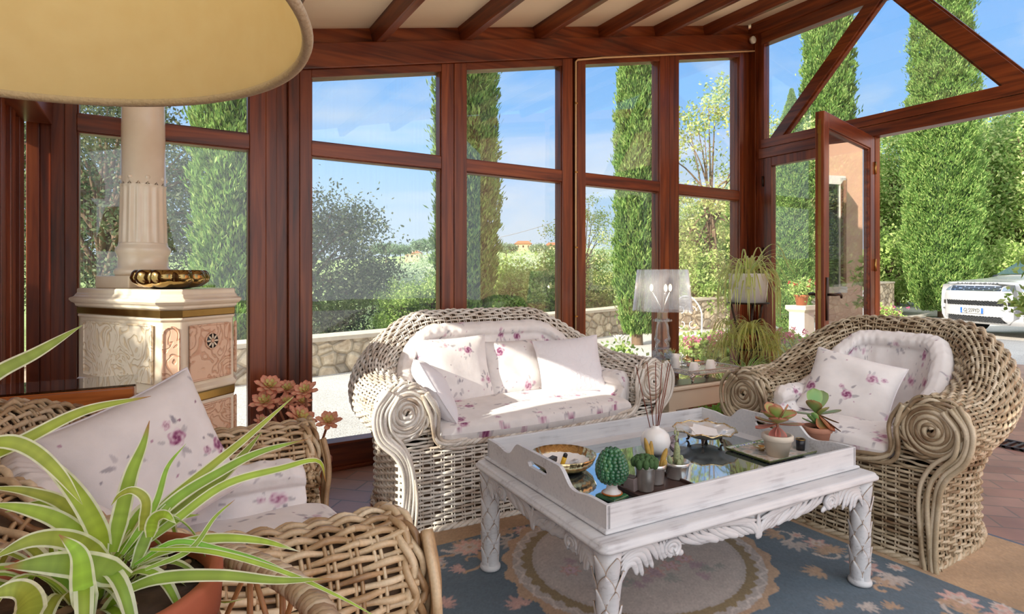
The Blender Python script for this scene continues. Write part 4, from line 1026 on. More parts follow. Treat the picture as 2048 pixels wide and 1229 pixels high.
# aeonium rosettes in front of the post
def rosette(g, c, R, nrm, seed):
    rr = random.Random(seed); n = Vector(nrm).normalized(); q = n.to_track_quat('Z', 'Y')
    for ringi, (k, l, el) in enumerate(((7, 1.0, .12), (7, .8, .35), (6, .58, .65), (4, .36, 1.0))):
        for i in range(k):
            a = i * 2 * PI / k + ringi * .45 + rr.uniform(-.1, .1); d = q @ Vector((math.cos(a) * math.cos(el), math.sin(a) * math.cos(el), math.sin(el))); up = q @ Vector((0, 0, 1))
            paddle(g, np.array(c) + np.array(d) * R * .06, d, R * l, R * .46 * (l + .25), .12, (248, 200, 164) if ringi < 2 else (216, 220, 128), (238, 150, 130), up=up, th=.004, k=7)
ae = thing('potted_aeonium', 'potted aeonium with red and green leaf rosettes at the foot of the window post', 'potted plant', (.70, 3.30, 0))
g = G(); g.lathe(potmesh(.12, .22, .085), 32, caps=False); g.obj('pot', MAT['terracotta'], ae)
g = G(); g.lathe([(0, .20), (.11, .195)], 20); g.obj('soil', MAT['soil'], ae)
gs = G()
for i, (px, py, d, r) in enumerate(((539, 775, 3.25, .072), (531, 806, 3.2, .072), (574, 780, 3.42, .06), (611, 784, 3.2, .062), (600, 838, 3.12, .075), (657, 845, 3.08, .06), (573, 806, 3.3, .05), (604, 806, 3.4, .05), (524, 845, 3.2, .045))):
    p = np.array(at(px, py, d)) - np.array((.70, 3.30, 0)); gr = G(); rosette(gr, p, r * 1.15, (rnd.uniform(-.4, .4), -.5, .8), i); gr.obj('rosette', MAT['succulent'], ae)
    gs.tube(smooth_poly([(0.03 * math.cos(i), .03 * math.sin(i), .19), (p[0] * .5, p[1] * .5, max(.25, p[2] * .62)), p], 12), .007, 6)
MAT['stem'] = plain('brown_stem', (150, 96, 70), .8, var=.2); gs.obj('stems', MAT['stem'], ae)

# ================================================================== things on the tray
Z0 = TZ + .0158
def spot(px, py, z=Z0): return onz(px, py, z)
def small(name, label, cat, p, rz=0): return thing(name, label, cat, p, rz)
p = spot(1126, 938); t_ = small('scalloped_bowl', 'round scalloped silver and brass bowl holding lighters at the left end of the tray', 'bowl', p)
g = G(); g.lathe([(0, .0), (.06, 0), (.09, .008), (.114, .028), (.127, .058), (.124, .059), (.110, .032), (.084, .013), (0, .006)], 96, lobes=28, amp=.03); g.obj('bowl', MAT['silver_brass'], t_)
g = G(); n_ = 72; a = np.arange(n_) / n_ * 2 * PI; A = np.array([np.stack([r * np.cos(a) * (1 + .04 * np.cos(a * 18) * (r > .09)), r * np.sin(a) * (1 + .04 * np.cos(a * 18) * (r > .09)), np.full(n_, z)], 1) for r, z in ((.002, .016), (.06, .016), (.085, .021), (.103, .034))])
g.sheet(A, cv=True); o = g.obj('doily', MAT['paper']); o.location = p; tag(o, 'white lace paper doily lining the scalloped bowl', 'doily')
g = G(); g.box(-.022, .022, -.012, .012, 0, .02); o = g.obj('lighter', MAT['black'], smooth=False, bevel=.003, M=TR((p[0] - .045, p[1] + .01, p[2] + .03), .5, .1)); tag(o, 'black lighter lying in the scalloped bowl', 'lighter')
MAT['yellow'] = plain('yellow_plastic', (226, 178, 36), .35, var=.1)
o = thing('lighter', 'yellow and black lighter standing in the scalloped bowl', 'lighter', (p[0] - .012, p[1] - .01, p[2] + .018)); o.rotation_euler = (.25, .2, .3)
G().lathe([(0, 0), (.009, 0), (.009, .034), (0, .034)], 14).obj('case', MAT['yellow'], o); G().lathe([(0, .034), (.0085, .034), (.0085, .046), (.004, .05), (0, .05)], 14).obj('cap', MAT['black'], o)
g = G(); g.box(-.02, .02, -.012, .012, 0, .012); o = g.obj('glass_paperweight', MAT['crystal'], smooth=False, bevel=.004, M=TR((p[0] + .04, p[1] - .02, p[2] + .02), .4)); tag(o, 'small clear block lying in the scalloped bowl', 'paperweight')

p = spot(1224, 996); t_ = small('ceramic_pine_cone', 'glazed green ceramic pine cone on a cream pedestal with square base', 'ornament', p, math.radians(12))
m = N('green_glaze'); t = m.tex('Noise', 30, I_Detail=3.0); m.bsdf(m.ramp(t.outputs[0], [(.3, lin((22, 66, 44))), (.6, lin((48, 108, 70))), (.8, lin((110, 150, 96)))]), .12, coat=.5); MAT['green_glaze'] = m.m
g = G(); gb = G(); gb.lathe([(0, .052), (.018, .052), (.04, .066), (.049, .088), (.047, .115), (.034, .145), (.014, .163), (0, .168)], 20)
for k in range(11):
    z = .062 + k * .0098; r = float(np.interp(z, [.055, .066, .088, .115, .145, .163, .17], [.026, .041, .049, .047, .034, .015, .004])); n_ = max(3, int(round(r * 2 * PI / .0165)))
    for i in range(n_):
        a = (i + .5 * (k % 2)) * 2 * PI / n_; gb.ball((r * math.cos(a), r * math.sin(a), z), (.0095, .0095, .0095), 8, 6)
gb.obj('cone', MAT['green_glaze'], t_)
g.lathe([(0, .014), (.032, .014), (.034, .018), (.022, .026), (.018, .038), (.022, .05), (.03, .056)], 28); g.obj('pedestal', MAT['white_glaze'], t_)
MAT['orange_glaze'] = plain('orange_glaze', (186, 106, 44), .25)
g = G()
for r, z in ((.033, .0175), (.028, .0545)): g.tube([(r * math.cos(a), r * math.sin(a), z) for a in np.linspace(0, 2 * PI, 30, endpoint=False)], .003, 6, closed=True)
g.obj('glaze_ring', MAT['orange_glaze'], t_)
g = G(); stack(g, .042, .042, .006, [(.004, 0), (0, .003), (.002, .01), (.01, .015)]); g.obj('base', MAT['green_glaze'], t_)

p = spot(1318, 985); t_ = small('square_dish', 'dark wooden square dish between the pine cone and the silver cactus pots', 'dish', (p[0] + .02, p[1] + .045, p[2]), math.radians(-2.4))
g = G(); hx_, hy_ = .125, .075
g.box(-hx_, hx_, -hy_, hy_, 0, .004)
for s in (-1, 1):
    a, b = sorted((s * hx_, s * (hx_ - .008))); g.box(a, b, -hy_, hy_, .004, .014); a, b = sorted((s * hy_, s * (hy_ - .008))); g.box(-hx_ + .008, hx_ - .008, a, b, .004, .014)
g.obj('dish', MAT['dark_wood'], t_, smooth=False, bevel=.001)
MAT['grey_stone'] = plain('mottled_stone', (138, 122, 118), .6, var=.35, scale=26)
p = spot(1266, 988); g = G(); g.box(-.021, .021, -.021, .021, 0, .045)
t_ = small('stone_box', 'small square mottled stone box beside the green pine cone', 'box', (p[0] + .012, p[1] + .02, p[2] + .005), .3)
g.obj('body', MAT['grey_stone'], t_, smooth=False, bevel=.002); g = G(); g.box(-.016, .016, -.016, .016, .0452, .047); g.obj('rim', MAT['dark_wood'], t_, smooth=False)

MAT['cactus'] = plain('green_cactus', (62, 92, 50), .8, var=.35, scale=120, bump=.8)
MAT['cactus_y'] = plain('yellowing_cactus', (168, 136, 66), .8, var=.35, scale=60, bump=.5)
MAT['cactus_f'] = plain('fuzzy_cactus', (148, 156, 116), .9, var=.35, scale=150, bump=.8)
def tin(R, H, z=.005): return [(0, z), (R * .8, z), (R * .82, z + .004), (R * .95, z + H * .8), (R * 1.02, z + H * .82), (R * 1.0, z + H * .88), (R * 1.04, z + H), (R, z + H), (R * .92, z + H * .85), (0, z + H * .85)]
p = spot(1292, 985); t_ = small('potted_cactus', 'cluster of dark green cactus knobs in a tall silver pot', 'potted plant', (p[0] + .004, p[1] + .008, p[2]))
g = G(); g.lathe(tin(.036, .098), 32); g.obj('pot', MAT['tin'], t_)
g = G()
for i in range(26):
    a, r = i * 2.4, .042 * math.sqrt((i + .5) / 26); g.ball((r * math.cos(a), r * math.sin(a), .116 - r * .35), (.012, .012, .018), 8, 6)
g.obj('cactus', MAT['cactus'], t_)
p = spot(1312, 978); t_ = small('potted_cactus', 'tall yellowing finger cactus in the small silver cup behind the dark green one', 'potted plant', (p[0] + .03, p[1] + .03, p[2]))
g = G(); g.lathe(tin(.034, .07), 28); g.obj('pot', MAT['silver'], t_)
g = G()
for (x, y, h, tx) in ((-.024, .0, .175, -.03), (-.012, .012, .155, .0), (.016, -.008, .125, .03), (-.03, -.012, .12, -.012), (.02, -.016, .09, .012)):
    g.tube(smooth_poly([(x, y, .055), (x + tx * .4, y, .055 + (h - .055) * .5), (x + tx, y, h)], 9), [.007, .0085, .009, .009, .0095, .0095, .009, .007, .003], 8)
g.obj('cactus', MAT['cactus_y'], t_)
p = spot(1358, 962); t_ = small('potted_cactus', 'pale fuzzy cactus with one tall arm in a squat silver pot beside the reeds', 'potted plant', (p[0] + .01, p[1] + .02, p[2] + .0))
g = G(); g.lathe(tin(.047, .06), 32); g.obj('pot', MAT['silver'], t_)
g = G()
g.tube([(0.0, 0, .05), (0, 0, .08), (.002, 0, .11), (-.002, 0, .135)], [.010, .012, .011, .006], 8)
for x, y, z, r in ((-.002, 0, .15, .009), (.006, 0, .165, .007), (-.006, .003, .172, .007), (.024, 0, .066, .014), (-.028, .004, .068, .012), (-.040, 0, .078, .011), (-.012, -.022, .062, .014), (.012, .02, .07, .012)): g.ball((x, y, z), (r * .75, r * .6, r * 1.35), 8, 6)
g.obj('cactus', MAT['cactus_f'], t_)

p = spot(1311, 908); t_ = small('reed_diffuser', 'round white reed diffuser vase with brown reeds in the middle of the tray', 'reed diffuser', p)
g = G(); g.lathe([(0, 0), (.034, 0), (.056, .025), (.063, .055), (.055, .085), (.034, .105), (.016, .112), (.015, .12), (.012, .12), (.012, .11)], 36, caps=False); g.obj('vase', MAT['white_glaze'], t_)
MAT['reed'] = plain('brown_reed', (112, 50, 28), .6, var=.2)
for px, py, dd in ((1272, 733, 0), (1294, 726, .02), (1311, 725, 0), (1324, 728, .03), (1337, 727, -.02), (1341, 729, .02)):
    q = np.array(at(px, py, p[0] * SA + p[1] * CA + dd)) - np.array(p); G().tube([(rnd.uniform(-.006, .006), rnd.uniform(-.006, .006), .03), tuple(q)], .0019, 6).obj('reed', MAT['reed'], t_)
MAT['lilac_cloth'] = plain('mauve_cloth', (158, 138, 140), .9, var=.2)
g = G()
for i in range(9): paddle(g, (.06, -.012, .05 - .002 * i), (math.cos(i * .7) * .5 + .35, -.35, math.sin(i * .7) * .8), .04, .034, .2, (176, 158, 160), (150, 132, 136), up=(.5, -.8, .3), th=.003, k=6)
g.obj('cloth_flower', MAT['succulent'], t_)

p = spot(1409, 884); t_ = small('footed_silver_dish', 'ornate silver dish on little feet holding a folded paper napkin', 'dish', p)
g = G(); n_ = 96; a = np.arange(n_) / n_ * 2 * PI; sc_ = 1 + .05 * np.abs(np.sin(a * 5)) + .015 * np.cos(a * 20)
A = np.array([np.stack([r * np.cos(a) * (1 + (sc_ - 1) * f), r * np.sin(a) * (1 + (sc_ - 1) * f), np.full(n_, z) + (.004 * np.cos(a * 10) * f)], 1) for r, z, f in ((.001, .026, 0), (.04, .026, 0), (.072, .032, 0), (.09, .048, .2), (.1, .053, .5), (.127, .058, 1), (.131, .059, 1), (.129, .056, 1), (.1, .049, .5), (.088, .042, .2), (.068, .026, 0), (.001, .020, 0))])
MAT['silver_pale'] = plain('pale_silver_plate', (224, 218, 210), .3, .4, var=.08); g.sheet(A, cv=True); g.obj('dish', MAT['silver_pale'], t_)
g = G(); g.tube(np.stack([.131 * sc_ * np.cos(a), .131 * sc_ * np.sin(a), .060 + .004 * np.cos(a * 10)], 1), .0035 + .0015 * np.cos(a * 40), 6, closed=True); g.obj('rim_border', MAT['silver_brass'], t_)
for k in range(4):
    a0 = k * PI / 2 + .6; c_, s_ = math.cos(a0), math.sin(a0)
    G().tube([(r * c_, r * s_, z) for r, z in ((.062, .029), (.07, .024), (.069, .013), (.072, .006), (.08, .003))], [.010, .008, .005, .005, .004], 7).obj('foot', MAT['dark_iron'], t_)
g = G()
for q, (ang_, zz) in enumerate(((.3, .030), (.9, .037))):
    g.add([(-.055, -.05, zz), (.06, -.045, zz + .006), (.05, .05, zz + .012), (-.05, .045, zz + .03), (-.055, -.05, zz + .001), (.06, -.045, zz + .007), (.05, .05, zz + .013), (-.05, .045, zz + .031)] @ np.array(Matrix.Rotation(ang_, 3, 'Z')), [(0, 1, 2, 3), (7, 6, 5, 4), (0, 4, 5, 1), (1, 5, 6, 2), (2, 6, 7, 3), (3, 7, 4, 0)])
o = g.obj('paper_napkin', MAT['paper'], smooth=False); o.location = p; tag(o, 'folded white paper napkin in the footed silver dish', 'napkin')

p = spot(1402, 846); t_ = small('white_square_plate', 'white square china dish in the far corner of the tray', 'dish', (p[0], p[1] - .02, p[2]), math.radians(-2))
g = G(); stack(g, .085, .06, .008, [(.02, 0), (.012, .004), (0, .018), (.002, .02), (.022, .008), (.03, .006)]); g.obj('plate', MAT['white_glaze'], t_)
MAT['stick'] = plain('light_wood', (176, 132, 82), .6); o = G().tube([(-.05, 0, 0), (.06, .012, .006)], .0035, 7).obj('wooden_stick', MAT['stick']); o.location = (p[0] + .045, p[1] - .025, p[2] + .021); tag(o, 'short wooden stick lying across the white square dish', 'stick')

p = spot(1548, 905); t_ = small('ceramic_tray', 'decorated ceramic tray with blue and green border under the two succulent pots', 'tray', (p[0] + .005, p[1] + .01, p[2]), math.radians(-3))
m = N('painted_majolica'); t = m.tex('Voronoi', 60); t2 = m.tex('Noise', 24, I_Detail=3.0); tc = m.n('TexCoord'); sx_ = m.n('SeparateXYZ'); m.l(tc.outputs['Generated'], sx_.inputs[0])
def edge_(o_):
    a = m.n('Math', operation='SUBTRACT'); a.inputs[1].default_value = .5; m.l(o_, a.inputs[0]); b = m.n('Math', operation='ABSOLUTE'); m.l(a.outputs[0], b.inputs[0]); return b.outputs[0]
mx = m.n('Math', operation='MAXIMUM'); m.l(edge_(sx_.outputs[0]), mx.inputs[0]); m.l(edge_(sx_.outputs[1]), mx.inputs[1])
cen_ = m.ramp(t2.outputs[0], [(.35, lin((196, 170, 150))), (.5, lin((218, 204, 192))), (.65, lin((150, 158, 150)))]); bor = m.ramp(t.outputs['Distance'], [(.2, lin((70, 88, 150))), (.45, lin((206, 196, 176))), (.7, lin((96, 132, 96)))])
k_ = m.ramp(mx.outputs[0], [(.40, (0, 0, 0)), (.41, (1, 1, 1))]); k2 = m.ramp(mx.outputs[0], [(.475, (0, 0, 0)), (.48, (1, 1, 1))]); m.bsdf(m.mix(k2, m.mix(k_, cen_, bor), lin((110, 118, 60))), .15, coat=.4); MAT['majolica'] = m.m
g = G(); stack(g, .165, .115, .01, [(.012, 0), (.006, .003), (0, .012), (.002, .0135), (.012, .006), (.02, .0055)]); g.obj('tray', MAT['majolica'], t_, smooth=False)
def kal(name, label, px, py, potmat, R, H, seed, leaves, zo=.006):
    q = spot(px, py); t_ = small(name, label, 'potted plant', (q[0] + .02 * SA, q[1] + .03 * CA, q[2] + zo))
    g = G(); g.lathe(potmesh(R, H, R * .72, .026), 40, caps=False); g.obj('pot', MAT[potmat], t_)
    g = G(); g.lathe([(0, H - .015), (R - .006, H - .018)], 24); g.obj('soil', MAT['soil'], t_)
    g = G(); g.tube([(0, 0, H - .02), (.003, 0, H + .02), (0, .003, H + .05)], .006, 7); g.obj('stem', MAT['stem'], t_)
    g = G()
    for az, el, l, w, z, c0, c1 in leaves:
        az = math.radians(az) - YAW; el = math.radians(el); d = (math.cos(az) * math.cos(el), math.sin(az) * math.cos(el), math.sin(el))
        paddle(g, (d[0] * .008, d[1] * .008, H + z), d, l * 1.15, w * 1.7, .06, c0, c1, th=.006)
    g.obj('leaves', MAT['succulent'], t_)
    return t_
G1, R1_, G2_ = (160, 190, 106), (206, 120, 104), (126, 172, 108)
kal('potted_succulent', 'succulent with red edged paddle leaves in a cream pot', 1563, 918, 'stone_pot', .058, .088, 1,
    [(180, 12, .075, .05, .045, (170, 172, 108), R1_), (200, 35, .07, .05, .05, G1, R1_), (250, 25, .065, .055, .046, (164, 178, 110), R1_), (300, 30, .075, .05, .05, G1, R1_), (20, 25, .08, .05, .048, G1, R1_), (80, 50, .07, .045, .05, G2_, R1_), (120, 55, .075, .05, .05, G1, R1_), (330, 60, .07, .045, .055, G2_, R1_), (230, 65, .065, .045, .055, G1, R1_), (190, -10, .08, .035, .04, (190, 120, 100), R1_), (350, 0, .085, .035, .04, (150, 140, 110), R1_), (270, -50, .05, .035, .03, (140, 100, 90), R1_), (230, -45, .05, .035, .03, (150, 90, 80), R1_)])
kal('potted_succulent', 'succulent with green paddle leaves and drooping brown ones in a terracotta pot', 1642, 898, 'terracotta_pale', .058, .086, 2,
    [(180, 5, .10, .03, .05, (150, 172, 140), (150, 160, 130)), (10, 5, .10, .028, .05, (130, 158, 120), (150, 140, 110)), (100, 75, .09, .058, .06, G2_, (150, 176, 110)), (40, 55, .09, .05, .06, (150, 176, 130), (160, 180, 120)), (220, 55, .065, .05, .055, (128, 160, 90), (170, 120, 80)), (300, 40, .05, .05, .05, (128, 160, 90), (150, 130, 80)), (320, -45, .075, .05, .045, (150, 96, 62), (170, 84, 52)), (280, -50, .06, .045, .045, (110, 100, 56), (180, 96, 56)), (0, -25, .085, .03, .05, (96, 110, 60), (140, 84, 60)), (350, -40, .1, .028, .05, (110, 90, 64), (130, 70, 50)), (190, 45, .05, .028, .01, G2_, G1), (215, 65, .05, .025, .01, G2_, G1), (170, 20, .05, .025, .01, (120, 160, 120), G1)])
p = spot(1523, 903, Z0 + .008); g = G(); g.lathe([(0, .004), (.012, .002), (.01, .008), (.03, .018), (.036, .024), (.034, .025), (.02, .016), (0, .01)], 48, c=p, lobes=10, amp=.05); tag(g.obj('shell_dish', MAT['silver_brass']), 'tiny copper coloured shell dish on the decorated ceramic tray', 'dish')
p = spot(1601, 900, Z0 + .007); t_ = small('candle_cup', 'dark little glass cup with a brass rim between the two succulent pots', 'cup', (p[0], p[1], p[2])); g = G(); g.lathe([(0, 0), (.017, 0), (.019, .045), (.016, .045), (.014, .01), (0, .008)], 24); g.obj('cup', MAT['black'], t_); G().tube([(.0185 * math.cos(a), .0185 * math.sin(a), .045) for a in np.linspace(0, 2 * PI, 24, endpoint=False)], .0022, 6, closed=True).obj('rim', MAT['brass'], t_)

# ================================================================== side table with lamp and tea things
MAT['cream_paint'] = plain('grey_cream_paint', (214, 200, 178), .45, var=.05, scale=6)
sx0, sx1, sy0, sy1, sz = 2.80, 3.62, 2.66, 3.30, .50
tb2 = thing('side_table', 'square grey cream side table with glass top between sofa and armchair', 'side table', ((sx0 + sx1) / 2, (sy0 + sy1) / 2, 0)); hx_, hy_ = (sx1 - sx0) / 2, (sy1 - sy0) / 2
g = G(); stack(g, hx_, hy_, .012, [(.01, .47), (0, .476), (0, .488), (.008, .494)]); g.obj('tabletop', MAT['cream_paint'], tb2, smooth=False)
G().box(-hx_ + .02, hx_ - .02, -hy_ + .02, hy_ - .02, .345, .471).obj('apron', MAT['cream_paint'], tb2, smooth=False, bevel=.003)
for x in (-1, 1):
    for y in (-1, 1): xx, yy = x * (hx_ - .05), y * (hy_ - .05); G().box(xx - .033, xx + .033, yy - .033, yy + .033, 0, .346).obj('leg', MAT['cream_paint'], tb2, smooth=False, bevel=.003)
G().box(-hx_ + .03, hx_ - .03, -hy_ + .03, hy_ - .03, .4945, .5005).obj('glass_top', MAT['gloss_top'], tb2, smooth=False)
ST = .501
lx, ly = 3.13, 3.04
tl = thing('table_lamp', 'clear acrylic table lamp with a ribbed transparent shade and scrolled stem', 'lamp', (lx, ly, ST))
g = G(); n_ = 240; a = np.arange(n_) / n_ * 2 * PI; rb = .0042 * (np.arange(n_) % 2)
for th_ in (0, .006):
    A = np.array([np.stack([(r - th_ + rb) * np.cos(a), (r - th_ + rb) * np.sin(a), np.full(n_, z)], 1) for r, z in ((.212, .468), (.209, .475), (.178, .765), (.175, .768))]); g.sheet(A if not th_ else A[:, ::-1], cv=True)
MAT['acrylic'] = glass_mat('ribbed_acrylic', tint=(.90, .92, .96), refl=2.2, ior=1.45, dirt=.10)
g.obj('lamp_shade', MAT['acrylic'], tl, smooth=False)
g = G()
for wd, z0, z1 in ((.085, 0, .012), (.07, .012, .03), (.05, .03, .05), (.028, .05, .46), (.05, .12, .13), (.045, .19, .2), (.05, .39, .405)): stack(g, wd, wd, .006, [(.003, z0), (0, z0 + .003), (0, z1 - .003), (.003, z1)], k=3)
g.obj('stem', MAT['crystal'], tl, smooth=False)
g = G()
for k in range(4):
    a0 = k * PI / 2; c_, s_ = math.cos(a0), math.sin(a0)
    def pr(L_): return [(r * c_, r * s_, z) for r, z in L_]
    g.tube(smooth_poly(pr([(.03, .40), (.05, .36), (.06, .29), (.07, .27), (.062, .25), (.05, .26)]), 24), .008, 7)
    g.tube(smooth_poly(pr([(.03, .25), (.06, .22), (.05, .18), (.075, .17), (.08, .15), (.066, .145)]), 24), .009, 7)
    g.tube(smooth_poly(pr([(.03, .15), (.08, .13), (.09, .10), (.06, .07), (.095, .03), (.11, .012)]), 24), .0105, 7)
    g.ball((.055 * c_, .055 * s_, .40), .012); g.ball((.088 * c_, .088 * s_, .155), .014)
g.obj('scroll_arms', MAT['crystal'], tl)
g = G()
for k in range(3): a0 = k * 2.1; g.tube([(0, 0, .46), (.05 * math.cos(a0), .05 * math.sin(a0), .56), (.075 * math.cos(a0), .075 * math.sin(a0), .60)], .006, 6)
g.obj('lamp_holder', MAT['silver'], tl)
for k in range(3): a0 = k * 2.1; G().ball((.08 * math.cos(a0), .08 * math.sin(a0), .635), (.013, .013, .028), 12, 8).obj('bulb', MAT['bulb'], tl)

stx, sty = 3.32, 2.86
t_ = thing('gallery_tray', 'rectangular silver tray with a pierced gallery rim on little feet on the side table', 'tray', (stx, sty, ST), math.radians(-4)); hx_, hy_ = .235, .15
MAT['silver_matte'] = plain('antique_silver', (190, 178, 172), .35, .85, var=.15, scale=20)
G().box(-hx_, hx_, -hy_, hy_, .042, .048).obj('plate', MAT['silver'], t_, smooth=False)
g = G(); per = rrect(hx_, hy_, .02, 5)
for z in (.046, .074): g.tube(np.c_[per, np.full(len(per), z)], .0035, 6, closed=True)
pr_, pl_ = resample(np.vstack([per, per[:1]]), 120)
for i, (x, y) in enumerate(pr_[:-1]): g.tube([(x, y, .046), (pr_[(i + 1) % 119][0], pr_[(i + 1) % 119][1], .074)], .0026, 4)
g.obj('gallery_rim', MAT['silver_matte'], t_)
for x in (-1, 1):
    for y in (-1, 1): G().tube(smooth_poly([(x * (hx_ - .03), y * hy_, .046), (x * (hx_ - .005), y * hy_, .03), (x * (hx_ - .025), y * hy_, .016), (x * (hx_ - .012), y * hy_, .004)], 12), [.014, .013, .012, .011, .010, .009, .008, .008, .007, .007, .008, .008], 7).obj('foot', MAT['silver_matte'], t_)
TT = ST + .0485
def cup(px, py, label):
    q = onz(px, py, TT); t_ = thing('tea_cup', label, 'cup', q); g = G(); g.lathe([(.001, .072), (.022, .072), (.026, .068), (.038, .012), (.041, 0), (.038, .0), (.034, .012), (.02, .06), (.001, .062)], 28); g.obj('cup', MAT['white_glaze'], t_)
    G().tube(smooth_poly([(.03, -.0, .055), (.052, 0, .05), (.058, 0, .032), (.037, 0, .018)], 14), .0045, 7).obj('handle', MAT['white_glaze'], t_)
cup(1388, 746, 'white cup upside down near the front corner of the silver tray'); cup(1421, 740, 'white cup upside down nearest the armchair on the silver tray')
q = onz(1346, 738, TT); t_ = thing('milk_jug', 'white china milk jug on the silver tray beside the glass lamp', 'jug', (q[0] + .02, q[1], TT)); g = G(); g.lathe([(0, 0), (.032, 0), (.036, .01), (.033, .07), (.036, .105), (.034, .105), (.03, .07), (.032, .012), (0, .006)], 28); V = g.V[0]; k = (V[:, 2] > .09) & (V[:, 0] < -.02); V[k, 0] -= .014; V[k, 2] += .006; g.obj('body', MAT['white_glaze'], t_); G().tube(smooth_poly([(.033, 0, .09), (.06, 0, .085), (.062, 0, .045), (.034, 0, .02)], 14), .005, 7).obj('handle', MAT['white_glaze'], t_)
q = onz(1374, 735, TT); t_ = thing('sugar_bowl', 'glass sugar bowl with silver lid and dark handle behind the cups', 'bowl', (q[0] + .02, q[1] + .02, TT)); G().lathe([(0, 0), (.035, 0), (.045, .03), (.046, .055), (.043, .055), (.04, .03), (0, .006)], 28).obj('bowl', MAT['crystal'], t_); G().lathe([(.048, .056), (.046, .064), (.03, .076), (.008, .082), (.008, .09), (0, .092)], 28).obj('lid', MAT['silver_brass'], t_); G().tube(smooth_poly([(.044, 0, .05), (.07, 0, .06), (.075, 0, .035), (.055, 0, .015)], 12), .005, 7).obj('handle', MAT['dark_wood'], t_)
t_ = thing('potted_agave', 'small spiky agave in a scrolled brass pot beside the lamp stem', 'potted plant', (3.33, 3.16, ST)); G().lathe(potmesh(.055, .085, .035), 28, caps=False).obj('pot', MAT['brass'], t_); G().lathe([(0, .075), (.05, .072)], 20).obj('soil', MAT['soil'], t_)
g = G()
for i in range(22): a = i * 2.4; e = .3 + 1.1 * i / 22; paddle(g, (0, 0, .07), (math.cos(a) * math.cos(e), math.sin(a) * math.cos(e), math.sin(e)), .105, .032, .1, (128, 150, 86), (176, 160, 96), th=.006, k=8)
g.obj('leaves', MAT['succulent'], t_)

# ================================================================== plant corner
psx, psy = at(1497, 600, 4.75)[:2]
stn = thing('metal_plant_stand', 'thin brown metal plant stand carrying the white pot in the window corner', 'plant stand', (psx, psy, 0)); PT = 1.0
g = G(); g.lathe([(0, PT - .006), (.15, PT - .006), (.16, PT), (.16, PT + .006)], 32); g.obj('top', MAT['dark_iron'], stn)
for i in range(3): a = i * 2.1 + .4; G().tube(smooth_poly([(.14 * math.cos(a), .14 * math.sin(a), PT - .006), (.08 * math.cos(a), .08 * math.sin(a), .7), (.1 * math.cos(a), .1 * math.sin(a), .3), (.19 * math.cos(a), .19 * math.sin(a), 0)], 20), .009, 7).obj('leg', MAT['dark_iron'], stn)
G().lathe([(0, .62), (.11, .62), (.115, .628), (0, .628)], 28).obj('shelf', MAT['dark_iron'], stn)
t_ = thing('spider_plant', 'trailing spider plant in a white pot on the metal stand by the window corner', 'potted plant', (psx, psy, PT + .007)); g = G(); g.lathe([(0, 0), (.13, 0), (.155, .22), (.16, .235), (.152, .235), (.146, .2)], 36, caps=False); g.obj('pot', MAT['white_glaze'], t_); G().lathe([(0, .215), (.148, .21)], 24).obj('soil', MAT['soil'], t_)
YG, YC = lin((186, 200, 90)), lin((244, 240, 196))
g = G(); spider(g, (0, 0, .22), 54, .56, .017, 9, zmin=-.05, cm=YG, ce=YC, upb=1.15); spider(g, (0, 0, .22), 40, .30, .013, 10, zmin=-.3, cm=YG, ce=YC, upb=.6, r0=.1)
rr = random.Random(4)
for i in range(34):       # hanging runners
    a = rr.uniform(0, 6.28); c_, s_ = math.cos(a), math.sin(a); l = rr.uniform(.2, .42); blade(g, [(.1 * c_, .1 * s_, .22), (.19 * c_, .19 * s_, .27), (.235 * c_, .235 * s_, .15), (.24 * c_, .24 * s_, .2 - l)], .012, YG, YC)
g.obj('leaves', MAT['leaf'], t_)
t_ = thing('grassy_houseplant', 'dense bushy houseplant with fine grassy leaves below the white pot', 'potted plant', (psx, psy, .629)); G().lathe(potmesh(.085, .12, .06), 28, caps=False).obj('pot', MAT['terracotta'], t_); G().lathe([(0, .105), (.078, .1)], 20).obj('soil', MAT['soil'], t_)
g = G(); OG, OC = lin((184, 188, 96)), lin((234, 230, 160))
for k in range(8): a = k * .785; spider(g, (.2 * math.cos(a), .2 * math.sin(a), .0 + .09 * (k % 3)), 40, .26, .0095, 20 + k, zmin=-.22, cm=OG, ce=OC, upb=.95)
spider(g, (0, 0, .12), 80, .38, .010, 40, zmin=-.3, cm=OG, ce=OC, upb=.9)
g.obj('leaves', MAT['leaf'], t_)
fx_, fy_ = at(1490, 750, 4.55)[:2]
t_ = thing('spider_plant', 'spider plant with broad arching leaves standing low behind the armchair arm', 'potted plant', (fx_, fy_, 0)); G().lathe(potmesh(.13, .44, .1), 32, caps=False).obj('pot', MAT['terracotta'], t_); G().lathe([(0, .425), (.12, .42)], 20).obj('soil', MAT['soil'], t_)
g = G(); spider(g, (0, 0, .42), 60, .52, .024, 14, zmin=-.12, cm=lin((142, 176, 84)), ce=lin((226, 234, 190)), upb=1.0); spider(g, (0, 0, .42), 30, .34, .02, 15, zmin=-.2, cm=GRN, ce=CRM, upb=.7)
g.obj('leaves', MAT['leaf'], t_)
fx_, fy_ = at(1425, 800, 4.6)[:2]
t_ = thing('spider_plant', 'bright green floor plant showing under the side table beside the armchair', 'potted plant', (fx_, fy_, 0)); G().lathe(potmesh(.09, .14, .07), 28, caps=False).obj('pot', MAT['terracotta'], t_); G().lathe([(0, .125), (.08, .12)], 20).obj('soil', MAT['soil'], t_)
g = G(); spider(g, (0, 0, .12), 70, .26, .014, 17, zmin=-.1, cm=lin((140, 190, 60)), ce=lin((196, 220, 120)), upb=1.0); g.obj('leaves', MAT['leaf'], t_)
